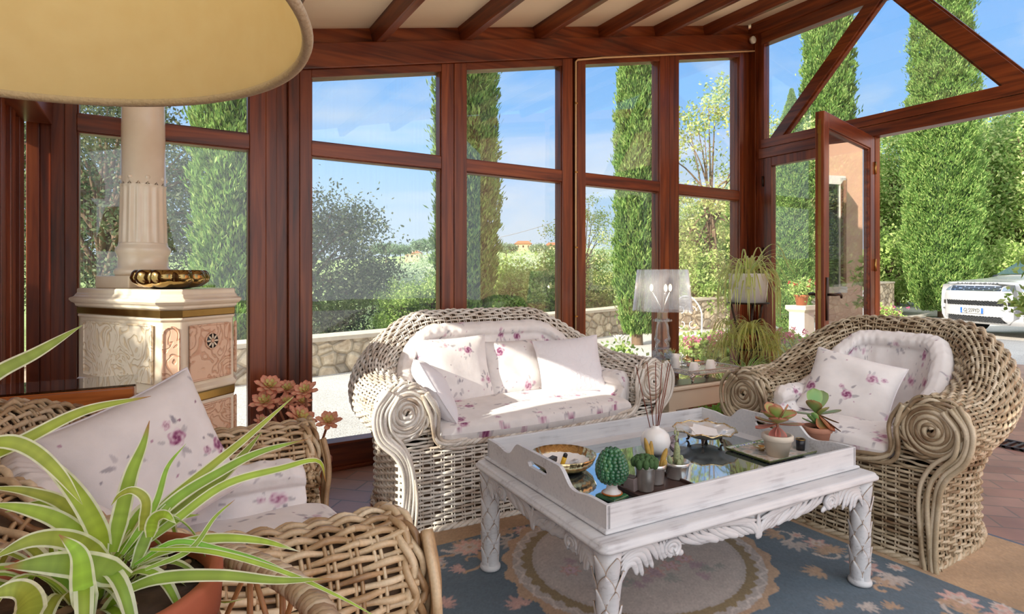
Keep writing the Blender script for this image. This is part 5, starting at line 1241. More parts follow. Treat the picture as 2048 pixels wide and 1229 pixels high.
# ================================================================== rug
rx0, rx1, ry0, ry1 = -.08, 3.34, .25, 2.93
xs = np.arange(rx0, rx1, .0075); ys = np.arange(ry0, ry1, .0075); U, V = np.meshgrid(xs, ys)
BEI, BLU, OLV, CRE, ROS, TAN = (np.array(lin(c)) for c in ((172, 142, 110), (86, 102, 114), (140, 120, 84), (192, 180, 172), (196, 156, 146), (176, 146, 118)))
wav = np.sin(U * 3.1 + 2 * np.sin(V * 9)) * .5 + np.sin(V * 23 + 3 * np.sin(U * 4.3)) * .5
C = BEI * (1 + .16 * wav[..., None])
bx0, bx1, by0, by1 = .50, 2.66, .55, 2.39
inb = (U > bx0) & (U < bx1) & (V > by0 + .0) & (V < by1 + .012 * np.sin(U * 7)); C[inb] = BLU * (1 + .10 * np.sin(U[inb] * 5 + V[inb] * 9))[:, None]
rg = random.Random(12)
def dab(x, y, a, b, th, c, al=.85): _ell(C, U, V, x, y, a, b, th, c, al)
def scroll(x, y, s, th, c, w=.010):
    for t in np.linspace(0, 1, 34):
        a = th + 5.2 * t * t; r = s * (1 - .86 * t); dab(x + math.cos(th + 1.2) * 0 + r * math.cos(a), y + r * math.sin(a), w * (1.2 - .5 * t), w * (1.2 - .5 * t), a, c, .8)
def flower(x, y, s, c1, c2):
    k = rg.randint(6, 8); o = rg.uniform(0, 6)
    for r_, sc_ in ((1.0, c1), (.6, c2)):
        for i in range(k): a = o + i * 2 * PI / k; dab(x + math.cos(a) * s * .55 * r_, y + math.sin(a) * s * .55 * r_, s * .42 * r_, s * .22 * r_, a, sc_, .9)
    dab(x, y, s * .16, s * .16, 0, TAN, .9)
def spray(x, y, s, c):
    th = rg.uniform(0, 6.28)
    for i in range(7): a = th + (i - 3) * .42; q = s * (1 - .12 * abs(i - 3)); dab(x + math.cos(a) * q * .5, y + math.sin(a) * q * .5, q * .42, q * .13, a, c, .8)
for i in range(96):      # flower garlands round the blue field
    t = i / 96; per = 2 * ((bx1 - bx0) + (by1 - by0)); q = t * per
    if q < bx1 - bx0: x, y = bx0 + q, by1 - .11
    elif q < bx1 - bx0 + by1 - by0: x, y = bx1 - .14, by1 - (q - bx1 + bx0)
    elif q < 2 * (bx1 - bx0) + by1 - by0: x, y = bx1 - (q - (bx1 - bx0) - (by1 - by0)), by0 + .12
    else: x, y = bx0 + .14, by0 + (q - 2 * (bx1 - bx0) - by1 + by0)
    x += rg.uniform(-.07, .07); y += rg.uniform(-.07, .07)
    if i % 3 == 0: flower(x, y, rg.uniform(.06, .085), ROS * rg.uniform(.9, 1.15), CRE)
    elif i % 3 == 1: scroll(x, y, rg.uniform(.07, .1), rg.uniform(0, 6), CRE * .95, .009); spray(x, y, .11, TAN)
    else: spray(x, y, .12, CRE * .9); flower(x + .07, y + .03, .04, CRE, ROS)
for i in range(130):
    x, y = rg.uniform(bx0 + .1, bx1 - .1), rg.uniform(by0 + .1, by1 - .1)
    if math.hypot((x - 1.76) / 1.0, y - 1.86) > .62: (scroll(x, y, rg.uniform(.06, .11), rg.uniform(0, 6), TAN, .009) if i % 2 else spray(x, y, rg.uniform(.07, .11), (CRE, ROS, TAN)[i % 3]))
D = np.sqrt(((U - 1.76) / 1.06) ** 2 + ((V - 1.86) / .98) ** 2); A9 = np.arctan2(V - 1.86, U - 1.76)
m_ = D < .55 + .012 * np.cos(A9 * 24); C[m_] = TAN * 1.02
m_ = (D < .515) ; C[m_] = CRE * .82
sc9 = np.abs(D - .50 - .014 * np.sin(A9 * 30)) < .006; C[sc9] = CRE * 1.1
m_ = D < .475 + .008 * np.sin(A9 * 46); C[m_] = OLV
m_ = D < .435; C[m_] = CRE * .86
m_ = D < .42; C[m_] = CRE * .98
for i in range(30):
    a, r = rg.uniform(0, 6.28), .33 * math.sqrt(rg.random()); x, y = 1.76 + r * math.cos(a), 1.86 + r * math.sin(a)
    if i % 3 == 0: flower(x, y, rg.uniform(.035, .06), ROS * 1.05, np.array(lin((206, 176, 186))))
    else: spray(x, y, rg.uniform(.05, .09), np.array(lin(((150, 160, 164), (158, 158, 150), (176, 150, 156))[i % 3])))
for i in range(70):      # brown leafy border
    t = rg.random(); side = rg.randint(0, 3)
    x = rg.uniform(rx0, rx1); y = (by1 + rg.uniform(.1, .45)) if side < 2 else rg.uniform(ry0, ry1)
    if side >= 2: x = bx1 + rg.uniform(.1, .6) if side == 2 else bx0 - rg.uniform(.05, .45)
    spray(x, y, rg.uniform(.08, .17), BEI * rg.choice((.62, .74, 1.18)))
ed = (U < rx0 + .03) | (U > rx1 - .03) | (V < ry0 + .03) | (V > ry1 - .03); C[ed] = np.array(lin((84, 96, 116)))
C *= (1 + .07 * NR.standard_normal(U.shape))[..., None]
g = G(); g.sheet(np.stack([U, V, .009 + .0015 * np.sin(U * 11 + V * 4) * np.sin(V * 7 - U * 3) + .0008], -1), C=np.clip(C, 0, 1))
tag(g.obj('rug', MAT['rug']), 'blue and beige floral rug with a round cream medallion under the coffee table', 'rug')

# ================================================================== outside: ground, wall, trees
m = N('pale_gravel'); t = m.tex('Noise', 90, I_Detail=3.0); t2 = m.tex('Noise', 1.2, I_Detail=4.0); c = m.mix(1.0, m.ramp(t.outputs[0], [(.3, lin((150, 144, 138))), (.5, lin((206, 200, 192))), (.72, lin((230, 226, 218)))]), m.ramp(t2.outputs[0], [(.3, (.85,) * 3), (.7, (1.05,) * 3)]), 'MULTIPLY'); m.bsdf(c, .95, bump=t.outputs[0], bs=.5, bd=.01); MAT['gravel'] = m.m
m = N('meadow_grass'); t = m.tex('Noise', .35, I_Detail=8.0); t2 = m.tex('Noise', 14, I_Detail=4.0); c = m.mix(.5, m.ramp(t.outputs[0], [(.3, lin((112, 138, 72))), (.55, lin((150, 168, 100))), (.75, lin((184, 182, 124)))]), m.ramp(t2.outputs[0], [(.3, lin((84, 112, 50))), (.7, lin((176, 190, 120)))])); m.bsdf(c, 1, bump=t2.outputs[0], bs=.6, bd=.05); MAT['meadow'] = m.m
WL = [(-6.0, 6.2, .42), (-2, 6.75, .43), (1.6, 7.44, .45), (2.9, 7.75, .46), (5, 8.5, .50), (8.26, 9.38, .54), (10.34, 9.3, .69), (14.5, 9.18, .84), (17.8, 8.92, 1.05), (19.3, 9.1, 1.06), (20.4, 10.2, 1.06), (20.8, 12, 1.0)]
g = G(); gxy = [(x, y) for x, y, z in WL] + [(40, 16), (60, 12), (60, -14), (-14, -14), (-14, 6)]
g.prism(gxy, -.14, -.03); struct(g.obj('gravel_drive', MAT['gravel'], smooth=False))
n_ = 90; gx = np.linspace(-150, 190, n_); gy = np.linspace(-60, 260, n_); X_, Y_ = np.meshgrid(gx, gy)
dist = np.hypot(X_, Y_); hgt = -.32 - .035 * np.clip(dist - 25, 0, 60) + 13 * sstep((dist - 85) / 120) * (.75 + .25 * np.sin(X_ * .03 + 1.3) * np.cos(Y_ * .021)) + .3 * np.sin(X_ * .3) * np.cos(Y_ * .23) * (dist > 25)
g = G(); g.sheet(np.stack([X_, Y_, hgt], -1)); struct(g.obj('meadow', MAT['meadow']))
struct(G().box(XR + .06, 10.2, -2, 4.3, -.12, -.004).obj('terrace', MAT['floor'], smooth=False))
m = N('rubble_stone'); t = m.tex('Voronoi', 4.2, sc=(1, 1, 1.35)); t1 = m.tex('Voronoi', 4.2, sc=(1, 1, 1.35), feature='DISTANCE_TO_EDGE'); t2 = m.tex('Noise', 12, I_Detail=6.0)
bw = m.n('RGBToBW'); m.l(t.outputs['Color'], bw.inputs[0]); c = m.mix(1.0, m.ramp(t2.outputs[0], [(.3, lin((190, 170, 144))), (.7, lin((236, 222, 198)))]), m.ramp(bw.outputs[0], [(.2, (.62, .6, .58)), (.8, (1.1, 1.06, 1.0))]), 'MULTIPLY'); j = m.ramp(t1.outputs[0], [(0, lin((146, 128, 106))), (.06, (1, 1, 1))]); c = m.mix(.8, c, m.ramp(t1.outputs[0], [(0, (.5, .46, .4)), (.07, (1, 1, 1))]), 'MULTIPLY')
m.bsdf(c, .95, bump=m.mix(.35, m.ramp(t1.outputs[0], [(0, (0, 0, 0)), (.14, (1, 1, 1))]), t2.outputs[0]), bs=1, bd=.06); MAT['rubble'] = m.m
MAT['coping'] = plain('stone_coping', (206, 192, 172), .95, var=.2, scale=8, bump=.4)
W_, _ = resample(np.array(WL), 160); T_w = np.gradient(W_[:, :2], axis=0); T_w /= np.linalg.norm(T_w, axis=1, keepdims=True); N_w = np.stack([-T_w[:, 1], T_w[:, 0]], 1)
def ribbon(off0, off1, z0, z1, name, mat, parent=None):
    g = G(); A = []
    for o, z in ((off0, z0), (off0, z1), (off1, z1), (off1, z0)): A.append(np.c_[W_[:, :2] + N_w * o, np.where(z > 0, W_[:, 2] + z - 1, z)])
    g.sheet(np.array(A), cu=True); return g.obj(name, mat, parent, smooth=False)
sw = ribbon(0, .42, -.1, .95, 'stone_garden_wall', MAT['rubble']); tag(sw, 'low rubble stone garden wall running round the gravel drive', 'wall'); sw['kind'] = 'structure'
ribbon(-.02, .44, .948, 1.0, 'coping', MAT['coping'], sw)

MAT['foliage'] = leaf_mat('tree_foliage', .55, .45, .25)
MAT['bark'] = plain('tree_bark', (112, 92, 74), .95, var=.35, scale=12, bump=.6)
def leaves(g, P, Dv, ln, wd, cols, rng, var=.22):
    """one diamond quad per leaf at P along Dv"""
    n = len(P); R_ = rng.standard_normal((n, 3)); S_ = np.cross(Dv, R_); S_ /= np.linalg.norm(S_, axis=1, keepdims=True) + 1e-9
    l = (ln * rng.uniform(.6, 1.2, n))[:, None]; w = (wd * rng.uniform(.6, 1.2, n))[:, None]
    V_ = np.stack([P - Dv * l * .5, P + S_ * w * .5, P + Dv * l * .5, P - S_ * w * .5], 1).reshape(-1, 3)
    c = np.array(cols)[rng.integers(0, len(cols), n)] * rng.uniform(1 - var, 1 + var, (n, 1))
    g.add(V_, np.arange(4 * n).reshape(-1, 4), C=np.repeat(c, 4, 0))
def cypress_mesh(n, seed, R=.6, Hh=9.0):
    fq = 9.0 / Hh
    rng = np.random.default_rng(seed); g = G()
    z = rng.random(n) ** .95; a = rng.uniform(0, 2 * PI, n)
    prof = np.interp(z, [0, .03, .12, .35, .7, .88, 1], [.55, .82, 1.0, 1.0, .78, .48, .03])
    lump = .86 + .10 * np.sin(a * 5 + z * 37) * np.cos(z * 61 + a * 2) + .07 * np.sin(a * 9 - z * 90) + .05 * np.sin(a * 3 + z * 140)
    tuft = (rng.random(n) < .05) * rng.uniform(.05, .22, n)
    r = R * prof * (lump * (1 - .28 * rng.random(n) ** 2.5) + tuft)
    P = np.stack([r * np.cos(a), r * np.sin(a), .25 + z * Hh], 1)
    Dv = np.stack([.55 * np.cos(a) + rng.normal(0, .35, n), .55 * np.sin(a) + rng.normal(0, .35, n), .9 + rng.normal(0, .3, n)], 1); Dv /= np.linalg.norm(Dv, axis=1, keepdims=True)
    leaves(g, P, Dv, .115, .03, [lin(c) for c in ((108, 144, 74), (126, 160, 84), (148, 180, 98), (88, 122, 62), (168, 188, 112))], rng)
    # dense core so that no sky shows through
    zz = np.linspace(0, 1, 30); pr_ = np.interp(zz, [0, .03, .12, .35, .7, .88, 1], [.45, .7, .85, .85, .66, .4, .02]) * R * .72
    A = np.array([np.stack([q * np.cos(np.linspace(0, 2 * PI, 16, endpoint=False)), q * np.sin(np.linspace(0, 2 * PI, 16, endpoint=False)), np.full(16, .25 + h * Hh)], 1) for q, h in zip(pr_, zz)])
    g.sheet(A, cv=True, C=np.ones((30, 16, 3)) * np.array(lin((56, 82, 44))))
    return g
def put(o, loc, s=1.0, rz=0, sz=None):
    o.location = loc; o.scale = (s, s, sz or s); o.rotation_euler = (0, 0, rz)
def trunk(H_, r): 
    g = G(); g.tube(smooth_poly([(0, 0, -.4), (.03, .02, H_ * .5), (0, 0, H_)], 10), np.linspace(r, r * .6, 10), 8); return g
cy_proto = None
for i, (label, px, d, R, Hh) in enumerate((
        ('tall cypress seen through the left window behind the stove flue', 466, 8.6, .60, 9.5),
        ('tall bluish cypress filling the left part of the second big window from the stove', 933, 11.5, .70, 11),
        ('slim cypress seen through the window right of the cable conduit, behind the table lamp', 1276, 10.6, .47, 8.5),
        ('cypress rising behind the fixed light and the slanting brace left of the open door', 1655, 19.0, .96, 13.2),
        ('small bright cypress seen through the fixed side light left of the open door', 1583, 12.0, .42, 5.0),
        ('broad tall cypress beyond the open doorway beside the white car', 1884, 17.6, 1.10, 12.5))):
    x, y, _ = at(px, 553, d); o = thing('cypress_tree', label, 'tree', (x, y, -.05), i * 1.3, 'cypress trees around the drive')
    if i in (0, 5):
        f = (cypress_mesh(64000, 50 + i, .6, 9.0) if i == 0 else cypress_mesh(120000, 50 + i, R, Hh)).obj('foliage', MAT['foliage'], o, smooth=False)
        if i == 0: cy_proto = f
    else:
        f = cy_proto.copy(); COL.objects.link(f); f.parent = o
    tr = trunk(1.2, .12).obj('trunk', MAT['bark'], o)
    s = R / .6
    if i != 5: f.scale = (s, s, Hh / 9.0)

def crown_tree(seed, R, Hc, H0, ncl, nl, ln, wd, cols, tw=.12, spread=.36, sparse=False, flat=1.0):
    """trunk + branches + clustered leaves; R crown radius, Hc crown half height, H0 crown centre height"""
    rr = random.Random(seed); rng = np.random.default_rng(seed); gl, gt = G(), G()
    gt.tube(smooth_poly([(0, 0, -1.5), (.06 * R, .03 * R, H0 * .4), (-.05 * R, .05 * R, H0)], 12), np.linspace(tw, tw * .5, 12), 7)
    for i in range(ncl):
        a = rr.uniform(0, 2 * PI); cz = rr.uniform(-.95, 1); q = math.sqrt(max(0, 1 - cz * cz)); k = rr.uniform(.55, 1.0)
        c = np.array((R * k * q * math.cos(a), R * k * q * math.sin(a), H0 + Hc * k * cz * flat)); s = R * spread * rr.uniform(.7, 1.2)
        if i % 2 == 0:
            b = np.array((-.03 * R, .04 * R, H0 * rr.uniform(.45, .95))); gt.tube(smooth_poly([b, (b + c) / 2 + np.array((0, 0, .12 * R)), c], 8), np.linspace(tw * .35, tw * .06, 8), 5)
        n = nl; P = c + rng.standard_normal((n, 3)) * s * np.array((.55, .55, .42)); Dv = rng.standard_normal((n, 3)); Dv[:, 2] -= .2; Dv /= np.linalg.norm(Dv, axis=1, keepdims=True)
        leaves(gl, P, Dv, ln, wd, cols, rng)
    return gl, gt
def make_tree(name, label, cat, loc, group, spec=None, proto=None, s=1.0, rz=0, sz=None):
    o = thing(name, label, cat, loc, 0, group)
    if proto is None:
        gl, gt = crown_tree(**spec); gl.obj('foliage', MAT['foliage'], o, smooth=False); gt.obj('trunk', MAT['bark'], o)
    else:
        for ch in list(proto.children): c = ch.copy(); COL.objects.link(c); c.parent = o
    put(o, loc, s, rz, sz); return o
OAK = [lin(c) for c in ((71, 87, 57), (90, 106, 69), (106, 118, 83), (59, 75, 50), (131, 136, 102))]
LOC = [lin(c) for c in ((175, 189, 112), (200, 209, 134), (146, 168, 97), (218, 216, 156))]
FOR = [lin(c) for c in ((135, 168, 89), (163, 190, 109), (115, 145, 79), (192, 207, 133), (207, 213, 148))]
OLI = [lin(c) for c in ((180, 196, 160), (206, 218, 182), (153, 175, 132), (225, 232, 201))]
BSH = [lin(c) for c in ((149, 178, 92), (172, 195, 114), (130, 159, 81), (193, 207, 134))]
def gp(px, d, z=-.1): x, y, _ = at(px, 553, d); return (x, y, z)
o1 = make_tree('holm_oak', 'dark round holm oak beyond the wall in the first big window', 'tree', gp(606, 14, -.4), 'holm oaks', dict(seed=3, R=2.2, Hc=2.0, H0=1.75, ncl=110, nl=260, ln=.11, wd=.055, cols=OAK, tw=.2, spread=.26), rz=.4)
o2 = make_tree('holm_oak', 'dark spreading holm oak behind the stove in the left window', 'tree', gp(215, 11.5, -.4), 'holm oaks', dict(seed=5, R=2.6, Hc=2.7, H0=3.1, ncl=120, nl=200, ln=.10, wd=.05, cols=OAK, tw=.22, spread=.24))
make_tree('holm_oak', 'dark holm oak further back, left of the stove flue', 'tree', gp(120, 16, -.4), 'holm oaks', proto=o2, s=1.25, rz=2)
t1 = make_tree('locust_tree', 'sparse pale locust tree in the last window before the corner', 'tree', gp(1428, 15, -.2), 'locust trees', dict(seed=8, R=1.6, Hc=2.9, H0=3.8, ncl=64, nl=120, ln=.12, wd=.06, cols=LOC, tw=.1, spread=.26))
make_tree('locust_tree', 'sparse locust tree behind the upper left pane of the door wall', 'tree', gp(1560, 19, -.2), 'locust trees', proto=t1, s=1.05, rz=2.2)
make_tree('locust_tree', 'small open branched locust tree left of the slim cypress', 'tree', gp(1165, 13.2, -.2), 'locust trees', proto=t1, s=.56, rz=4.0, sz=.5)
f1 = make_tree('woodland_tree', 'leafy woodland tree just right of the open door leaf', 'tree', gp(1790, 25, -.3), 'woodland trees beyond the drive', dict(seed=11, R=2.6, Hc=3.6, H0=4.2, ncl=150, nl=230, ln=.16, wd=.085, cols=FOR, tw=.22, spread=.26))
for lab, px, d, s in (('leafy woodland tree right of the broad cypress above the car', 1985, 24, 1.02), ('leafy woodland tree at the right edge behind the car', 2085, 21, 1.0), ('leafy woodland tree hidden mostly behind the broad cypress', 1890, 28, 1.0), ('leafy woodland tree behind the small bright cypress in the side light', 1565, 24, .82), ('leafy woodland tree low in the corner window behind the locust', 1400, 22, .55), ('leafy woodland tree behind the open door leaf', 1690, 27, .85), ('leafy woodland tree between corner window and side light', 1490, 25, .7), ('tall leafy woodland tree beyond the right edge', 2200, 26, 1.1)):
    make_tree('woodland_tree', lab, 'tree', gp(px, d, -.3), 'woodland trees beyond the drive', proto=f1, s=s, rz=px)
v1 = make_tree('olive_tree', 'silvery olive tree right of the dark oak in the first big window', 'tree', gp(822, 17, -1.0), 'olive trees in the valley', dict(seed=21, R=1.3, Hc=.95, H0=1.5, ncl=60, nl=200, ln=.10, wd=.03, cols=OLI, tw=.14, spread=.3))
for lab, px, d, s in (('silvery olive tree at the post between the first two big windows', 890, 19, 1.0), ('silvery olive tree right of the bluish cypress', 1045, 20, 1.05), ('small silvery olive tree further down the slope', 800, 30, 1.0), ('silvery olive tree left of the conduit post', 1105, 24, 1.15), ('small silvery olive tree in the gap right of the oak', 850, 36, 1.2), ('silvery olive tree low down the slope beside the first window post', 868, 27, 1.3), ('silvery olive tree on the slope just right of the bluish cypress', 1022, 30, 1.35), ('silvery olive tree on the slope in the middle of the second big window', 1072, 34, 1.5), ('distant olive tree below the pale farmhouses', 1050, 46, 1.6), ('distant olive tree below the right hand pale farmhouse', 1106, 44, 1.6), ('distant olive tree right of the dark oak below the pines', 795, 44, 1.5), ('distant olive tree below the pink farmhouse', 838, 52, 1.7), ('distant olive tree seen between slim cypress and conduit post', 1190, 36, 1.6)):
    make_tree('olive_tree', lab, 'tree', gp(px, d, -1.0 if d < 40 else -1.4), 'olive trees in the valley', proto=v1, s=s, rz=px)
b1 = make_tree('garden_shrub', 'bright green shrub behind the wall right of the bluish cypress', 'shrub', gp(1035, 13, -.2), 'shrubs behind the wall', dict(seed=31, R=.75, Hc=.7, H0=.85, ncl=46, nl=170, ln=.085, wd=.045, cols=BSH, tw=.05, spread=.32))
for lab, px, d, s in (('bright green shrub left of the conduit post', 1100, 14, 1.2), ('green shrub under the small locust tree', 1180, 14, 1.15), ('green shrub between slim cypress and lamp shade', 1345, 15, 1.3), ('green shrub behind the lamp shade', 1400, 14.5, 1.2), ('green shrub behind the grassy houseplant', 1470, 16, 1.5), ('green shrub behind the side light', 1560, 16.5, 1.5), ('green shrub behind the door leaf', 1660, 19, 1.6), ('green shrub beyond the wall right of the door', 1775, 20, 1.9), ('low green shrub left of the bluish cypress', 862, 13.5, .9), ('tall thin green shrub touching the right side of the bluish cypress', 1012, 13.5, 1.15), ('low green shrub at the right edge of the dark oak', 800, 13, .8), ('green shrub behind the car bonnet', 1975, 19.5, 1.7), ('green shrub behind the car windscreen', 2050, 18, 1.5)):
    make_tree('garden_shrub', lab, 'shrub', gp(px, d, -.2), 'shrubs behind the wall', proto=b1, s=s, rz=px)
make_tree('laurel_shrub', 'laurel branch with yellow green leaves in front of the car at the right edge', 'shrub', gp(2092, 6.6, 0), None, dict(seed=41, R=.36, Hc=.5, H0=1.15, ncl=20, nl=30, ln=.10, wd=.045, cols=BSH, tw=.02, spread=.4))
make_tree('added_shade_tree', 'added round tree out of view beyond the left wall window, shading the stove', 'tree', (-4.0, 2.83, -.03), None, dict(seed=45, R=.46, Hc=.55, H0=2.3, ncl=60, nl=150, ln=.09, wd=.04, cols=FOR, tw=.05, spread=.4))  # unseen tree added to keep the sun off the stove
# far hill details
MAT['far_wall'] = plain('ochre_plaster', (206, 168, 136), .9); 
def house(label, px, py, d, w, h):
    x, y, z = at(px, py, d); o = thing('farmhouse', label, 'house', (x, y, z - h), -YAW); g = G(); g.box(-w / 2, w / 2, -3, 3, -4, h); g.obj('walls', MAT['far_wall'], o, smooth=False); g = G(); g.prism([(-w / 2 - .4, h), (w / 2 + .4, h), (w / 2 - .8, h + .9), (-w / 2 + .8, h + .9)], -3.4, 3.4, MXZ); g.obj('roof', MAT['roof_tile'], o, smooth=False)
    
    for k in range(3): xx = -w / 2 + (k + .5) * w / 3; G().box(xx - .22, xx + .22, -3.05, -2.98, h - 1.2, h - .5).obj('window', MAT['dark_iron'], o, smooth=False)
house('pink farmhouse far off on the hillside right of the dark oak', 828, 508, 170, 4.2, 1.9); house('pale farmhouse on the far hill right of the bluish cypress', 1046, 489, 190, 5.0, 2.0); house('pale farmhouse on the far hill left of the conduit post', 1102, 492, 190, 3.6, 1.8)
HAZ = [lin(c) for c in ((126, 150, 116), (140, 162, 126), (112, 138, 108), (150, 168, 136))]  # dulled greens: the haze of distance is put into the leaf colour
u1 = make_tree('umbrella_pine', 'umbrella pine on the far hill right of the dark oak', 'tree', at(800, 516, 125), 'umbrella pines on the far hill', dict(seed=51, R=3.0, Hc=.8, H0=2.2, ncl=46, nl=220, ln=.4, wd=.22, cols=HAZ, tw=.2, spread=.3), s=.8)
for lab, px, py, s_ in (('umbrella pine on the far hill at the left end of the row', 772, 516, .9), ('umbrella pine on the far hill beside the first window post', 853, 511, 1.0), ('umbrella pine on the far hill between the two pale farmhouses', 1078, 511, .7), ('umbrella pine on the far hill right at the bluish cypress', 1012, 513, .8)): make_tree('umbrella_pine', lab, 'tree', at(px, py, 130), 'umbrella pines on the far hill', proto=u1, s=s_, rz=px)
MAT['cable'] = plain('grey_cable', (120, 120, 120), .6)
for lab, a, b in (('thin overhead cable crossing in front of the woodland beyond the doorway', at(1640, 318, 30), at(2200, 283, 30)), ('thin overhead cable dipping past the small locust tree', at(985, 478, 26), at(1180, 416, 24))):
    q = np.linspace(0, 1, 16)[:, None]; P = np.array(a) * (1 - q) + np.array(b) * q; P[:, 2] -= (.5 * q * (1 - q))[:, 0]; tag(G().tube(P, .012, 5).obj('overhead_cable', MAT['cable']), lab, 'cable')

# flowers by the window, planters
PNK = [lin(c) for c in ((226, 120, 164), (238, 160, 190), (214, 90, 140))]
def geranium(label, px, d, z, s, seed, cols=PNK, pot='terracotta', n=26):
    x, y, _ = at(px, 553, d); o = thing('potted_geranium', label, 'potted plant', (x, y, z), 0, 'flower pots outside the window'); rng = np.random.default_rng(seed); rr = random.Random(seed)
    G().lathe(potmesh(.14 * s, .22 * s, .1 * s), 24, caps=False).obj('pot', MAT[pot], o)
    g = G(); P = rng.standard_normal((900, 3)) * np.array((.13, .13, .09)) * s + np.array((0, 0, .34 * s)); Dv = rng.standard_normal((900, 3)); Dv /= np.linalg.norm(Dv, axis=1, keepdims=True); leaves(g, P, Dv, .06 * s, .045 * s, BSH, rng); g.obj('leaves', MAT['foliage'], o, smooth=False)
    g = G()
    for i in range(n):
        c = np.array((rr.gauss(0, .13), rr.gauss(0, .13), .40 + rr.uniform(-.05, .12))) * s; P = c + rng.standard_normal((26, 3)) * .018 * s; Dv = rng.standard_normal((26, 3)); Dv /= np.linalg.norm(Dv, axis=1, keepdims=True); leaves(g, P, Dv, .026 * s, .022 * s, cols, rng)
    g.obj('flowers', MAT['foliage'], o, smooth=False)
for k, (lab, px, d) in enumerate((('pot of pink geraniums outside the corner window behind the lamp', 1395, 7.2), ('pot of pink geraniums outside just right of the lamp stem', 1440, 6.9), ('pot of pink geraniums outside behind the grassy houseplant', 1545, 7.6), ('pot of pink geraniums outside at the foot of the side light', 1590, 7.0), ('pot of pink geraniums outside by the window corner post', 1485, 7.4), ('pot of pink geraniums beyond the open door above the armchair back', 1772, 13.5))): geranium(lab, px, d, -.03, 1.05, 60 + k)
x, y, _ = at(1603, 553, 8.6); o = thing('stone_pedestal', 'pale stone pedestal outside the side light carrying a flower pot', 'pedestal', (x, y, -.03)); stack_ = G(); stack(stack_, .16, .16, .01, [(0, 0), (0, .06), (.03, .08), (.04, .72), (.02, .74), (0, .76), (0, .82)]); stack_.obj('pillar', MAT['stone_pot'], o, smooth=False)
geranium('small pot of red geraniums on the stone pedestal beside the door edge', 1603, 8.6, .792, .7, 71, [lin(c) for c in ((220, 50, 70), (236, 84, 110))], n=14)
x, y, _ = at(1240, 553, 6.3); o = thing('white_rose_bush', 'white rose blooming outside behind the right end of the sofa', 'rose', (x, y, -.03)); G().lathe(potmesh(.13, .2, .1), 24, caps=False).obj('pot', MAT['white_glaze'], o)
g = G(); rng = np.random.default_rng(3); P = rng.standard_normal((240, 3)) * np.array((.09, .09, .09)) + np.array((0, 0, .38)); Dv = rng.standard_normal((240, 3)); Dv /= np.linalg.norm(Dv, axis=1, keepdims=True); leaves(g, P, Dv, .07, .04, BSH, rng); g.obj('leaves', MAT['foliage'], o, smooth=False)
g = G()
for i in range(16): a = i * 2.4; r_ = .016 + .0028 * i; paddle(g, (r_ * .3 * math.cos(a), r_ * .3 * math.sin(a), .555), (math.cos(a) * (.3 + i * .05), math.sin(a) * (.3 + i * .05), 1 - i * .03), .05 + i * .0015, .05, .25, (240, 238, 226), (246, 244, 234), up=(-math.cos(a), -math.sin(a), .3), th=.003, k=6)
g.obj('flower', MAT['succulent'], o)
# white iron garden chair
x, y, _ = at(1383, 553, 7.9); o = thing('garden_chair', 'white scrolled iron garden chair outside behind the lamp', 'chair', (x, y, -.03), -.6); MAT['white_iron'] = plain('white_iron', (236, 234, 230), .45)
for sx in (-1, 1):
    for sy in (-1, 1): G().tube(smooth_poly([(sx * .17, sy * .17, .44), (sx * .19, sy * .19, .2), (sx * .22, sy * .22, 0)], 10), .011, 6).obj('leg', MAT['white_iron'], o)
a = np.linspace(0, 2 * PI, 30, endpoint=False); g = G(); g.tube(np.stack([.21 * np.cos(a), .21 * np.sin(a), np.full(30, .45)], 1), .012, 6, closed=True)
for k in range(-4, 5): yy = k * .045; xx = math.sqrt(.21 ** 2 - yy * yy); g.tube([(-xx, yy, .45), (xx, yy, .45)], .005, 5)
g.obj('seat', MAT['white_iron'], o); g = G(); g.tube(smooth_poly([(-.19, .2, .45), (-.2, .25, .75), (-.1, .28, .93), (0, .285, .97), (.1, .28, .93), (.2, .25, .75), (.19, .2, .45)], 40), .011, 6)
for sx in (-1, 1):
    th_ = np.linspace(0, 4.8, 26); g.tube(np.stack([sx * (.075 + (.065 - .009 * th_) * np.cos(th_)), np.full(26, .265), .76 + (.08 - .011 * th_) * np.sin(th_)], 1), .007, 5); g.tube(np.stack([sx * (.07 + (.06 - .008 * th_) * np.cos(th_)), np.full(26, .245), .58 - (.075 - .01 * th_) * np.sin(th_)], 1), .007, 5)
g.obj('backrest', MAT['white_iron'], o)

# ------------------------------------------------------------------ pink house wing (seen mirrored in the open door)
MAT['pink_plaster'] = plain('pink_plaster', (226, 178, 148), .9, var=.08, scale=2.5, bump=.1); MAT['shutter'] = plain('brown_shutter', (122, 76, 52), .6, var=.15); MAT['white_trim'] = plain('white_trim', (238, 232, 222), .8, var=.03); MAT['pane_dark'] = glass_mat('dark_house_pane', tint=(.1, .11, .12), refl=1.5, dirt=0)
dx_, dy_ = .76, .65; hw = thing('house', 'pink plastered house wing with brown louvred shutters standing to the right of the drive', 'house', (9.25, 1.62, -.03), math.atan2(dy_, dx_))
g = G(); g.box(-5.5, .8, -4.0, 0, -.05, 4.0); g.obj('walls', MAT['pink_plaster'], hw, smooth=False)
g = G(); g.prism([(-6, 4.0), (1.0, 4.0), (1.0, 4.15), (-6, 4.15)], -4.4, .25, MXZ); g.obj('roof', MAT['roof_tile'], hw, smooth=False)
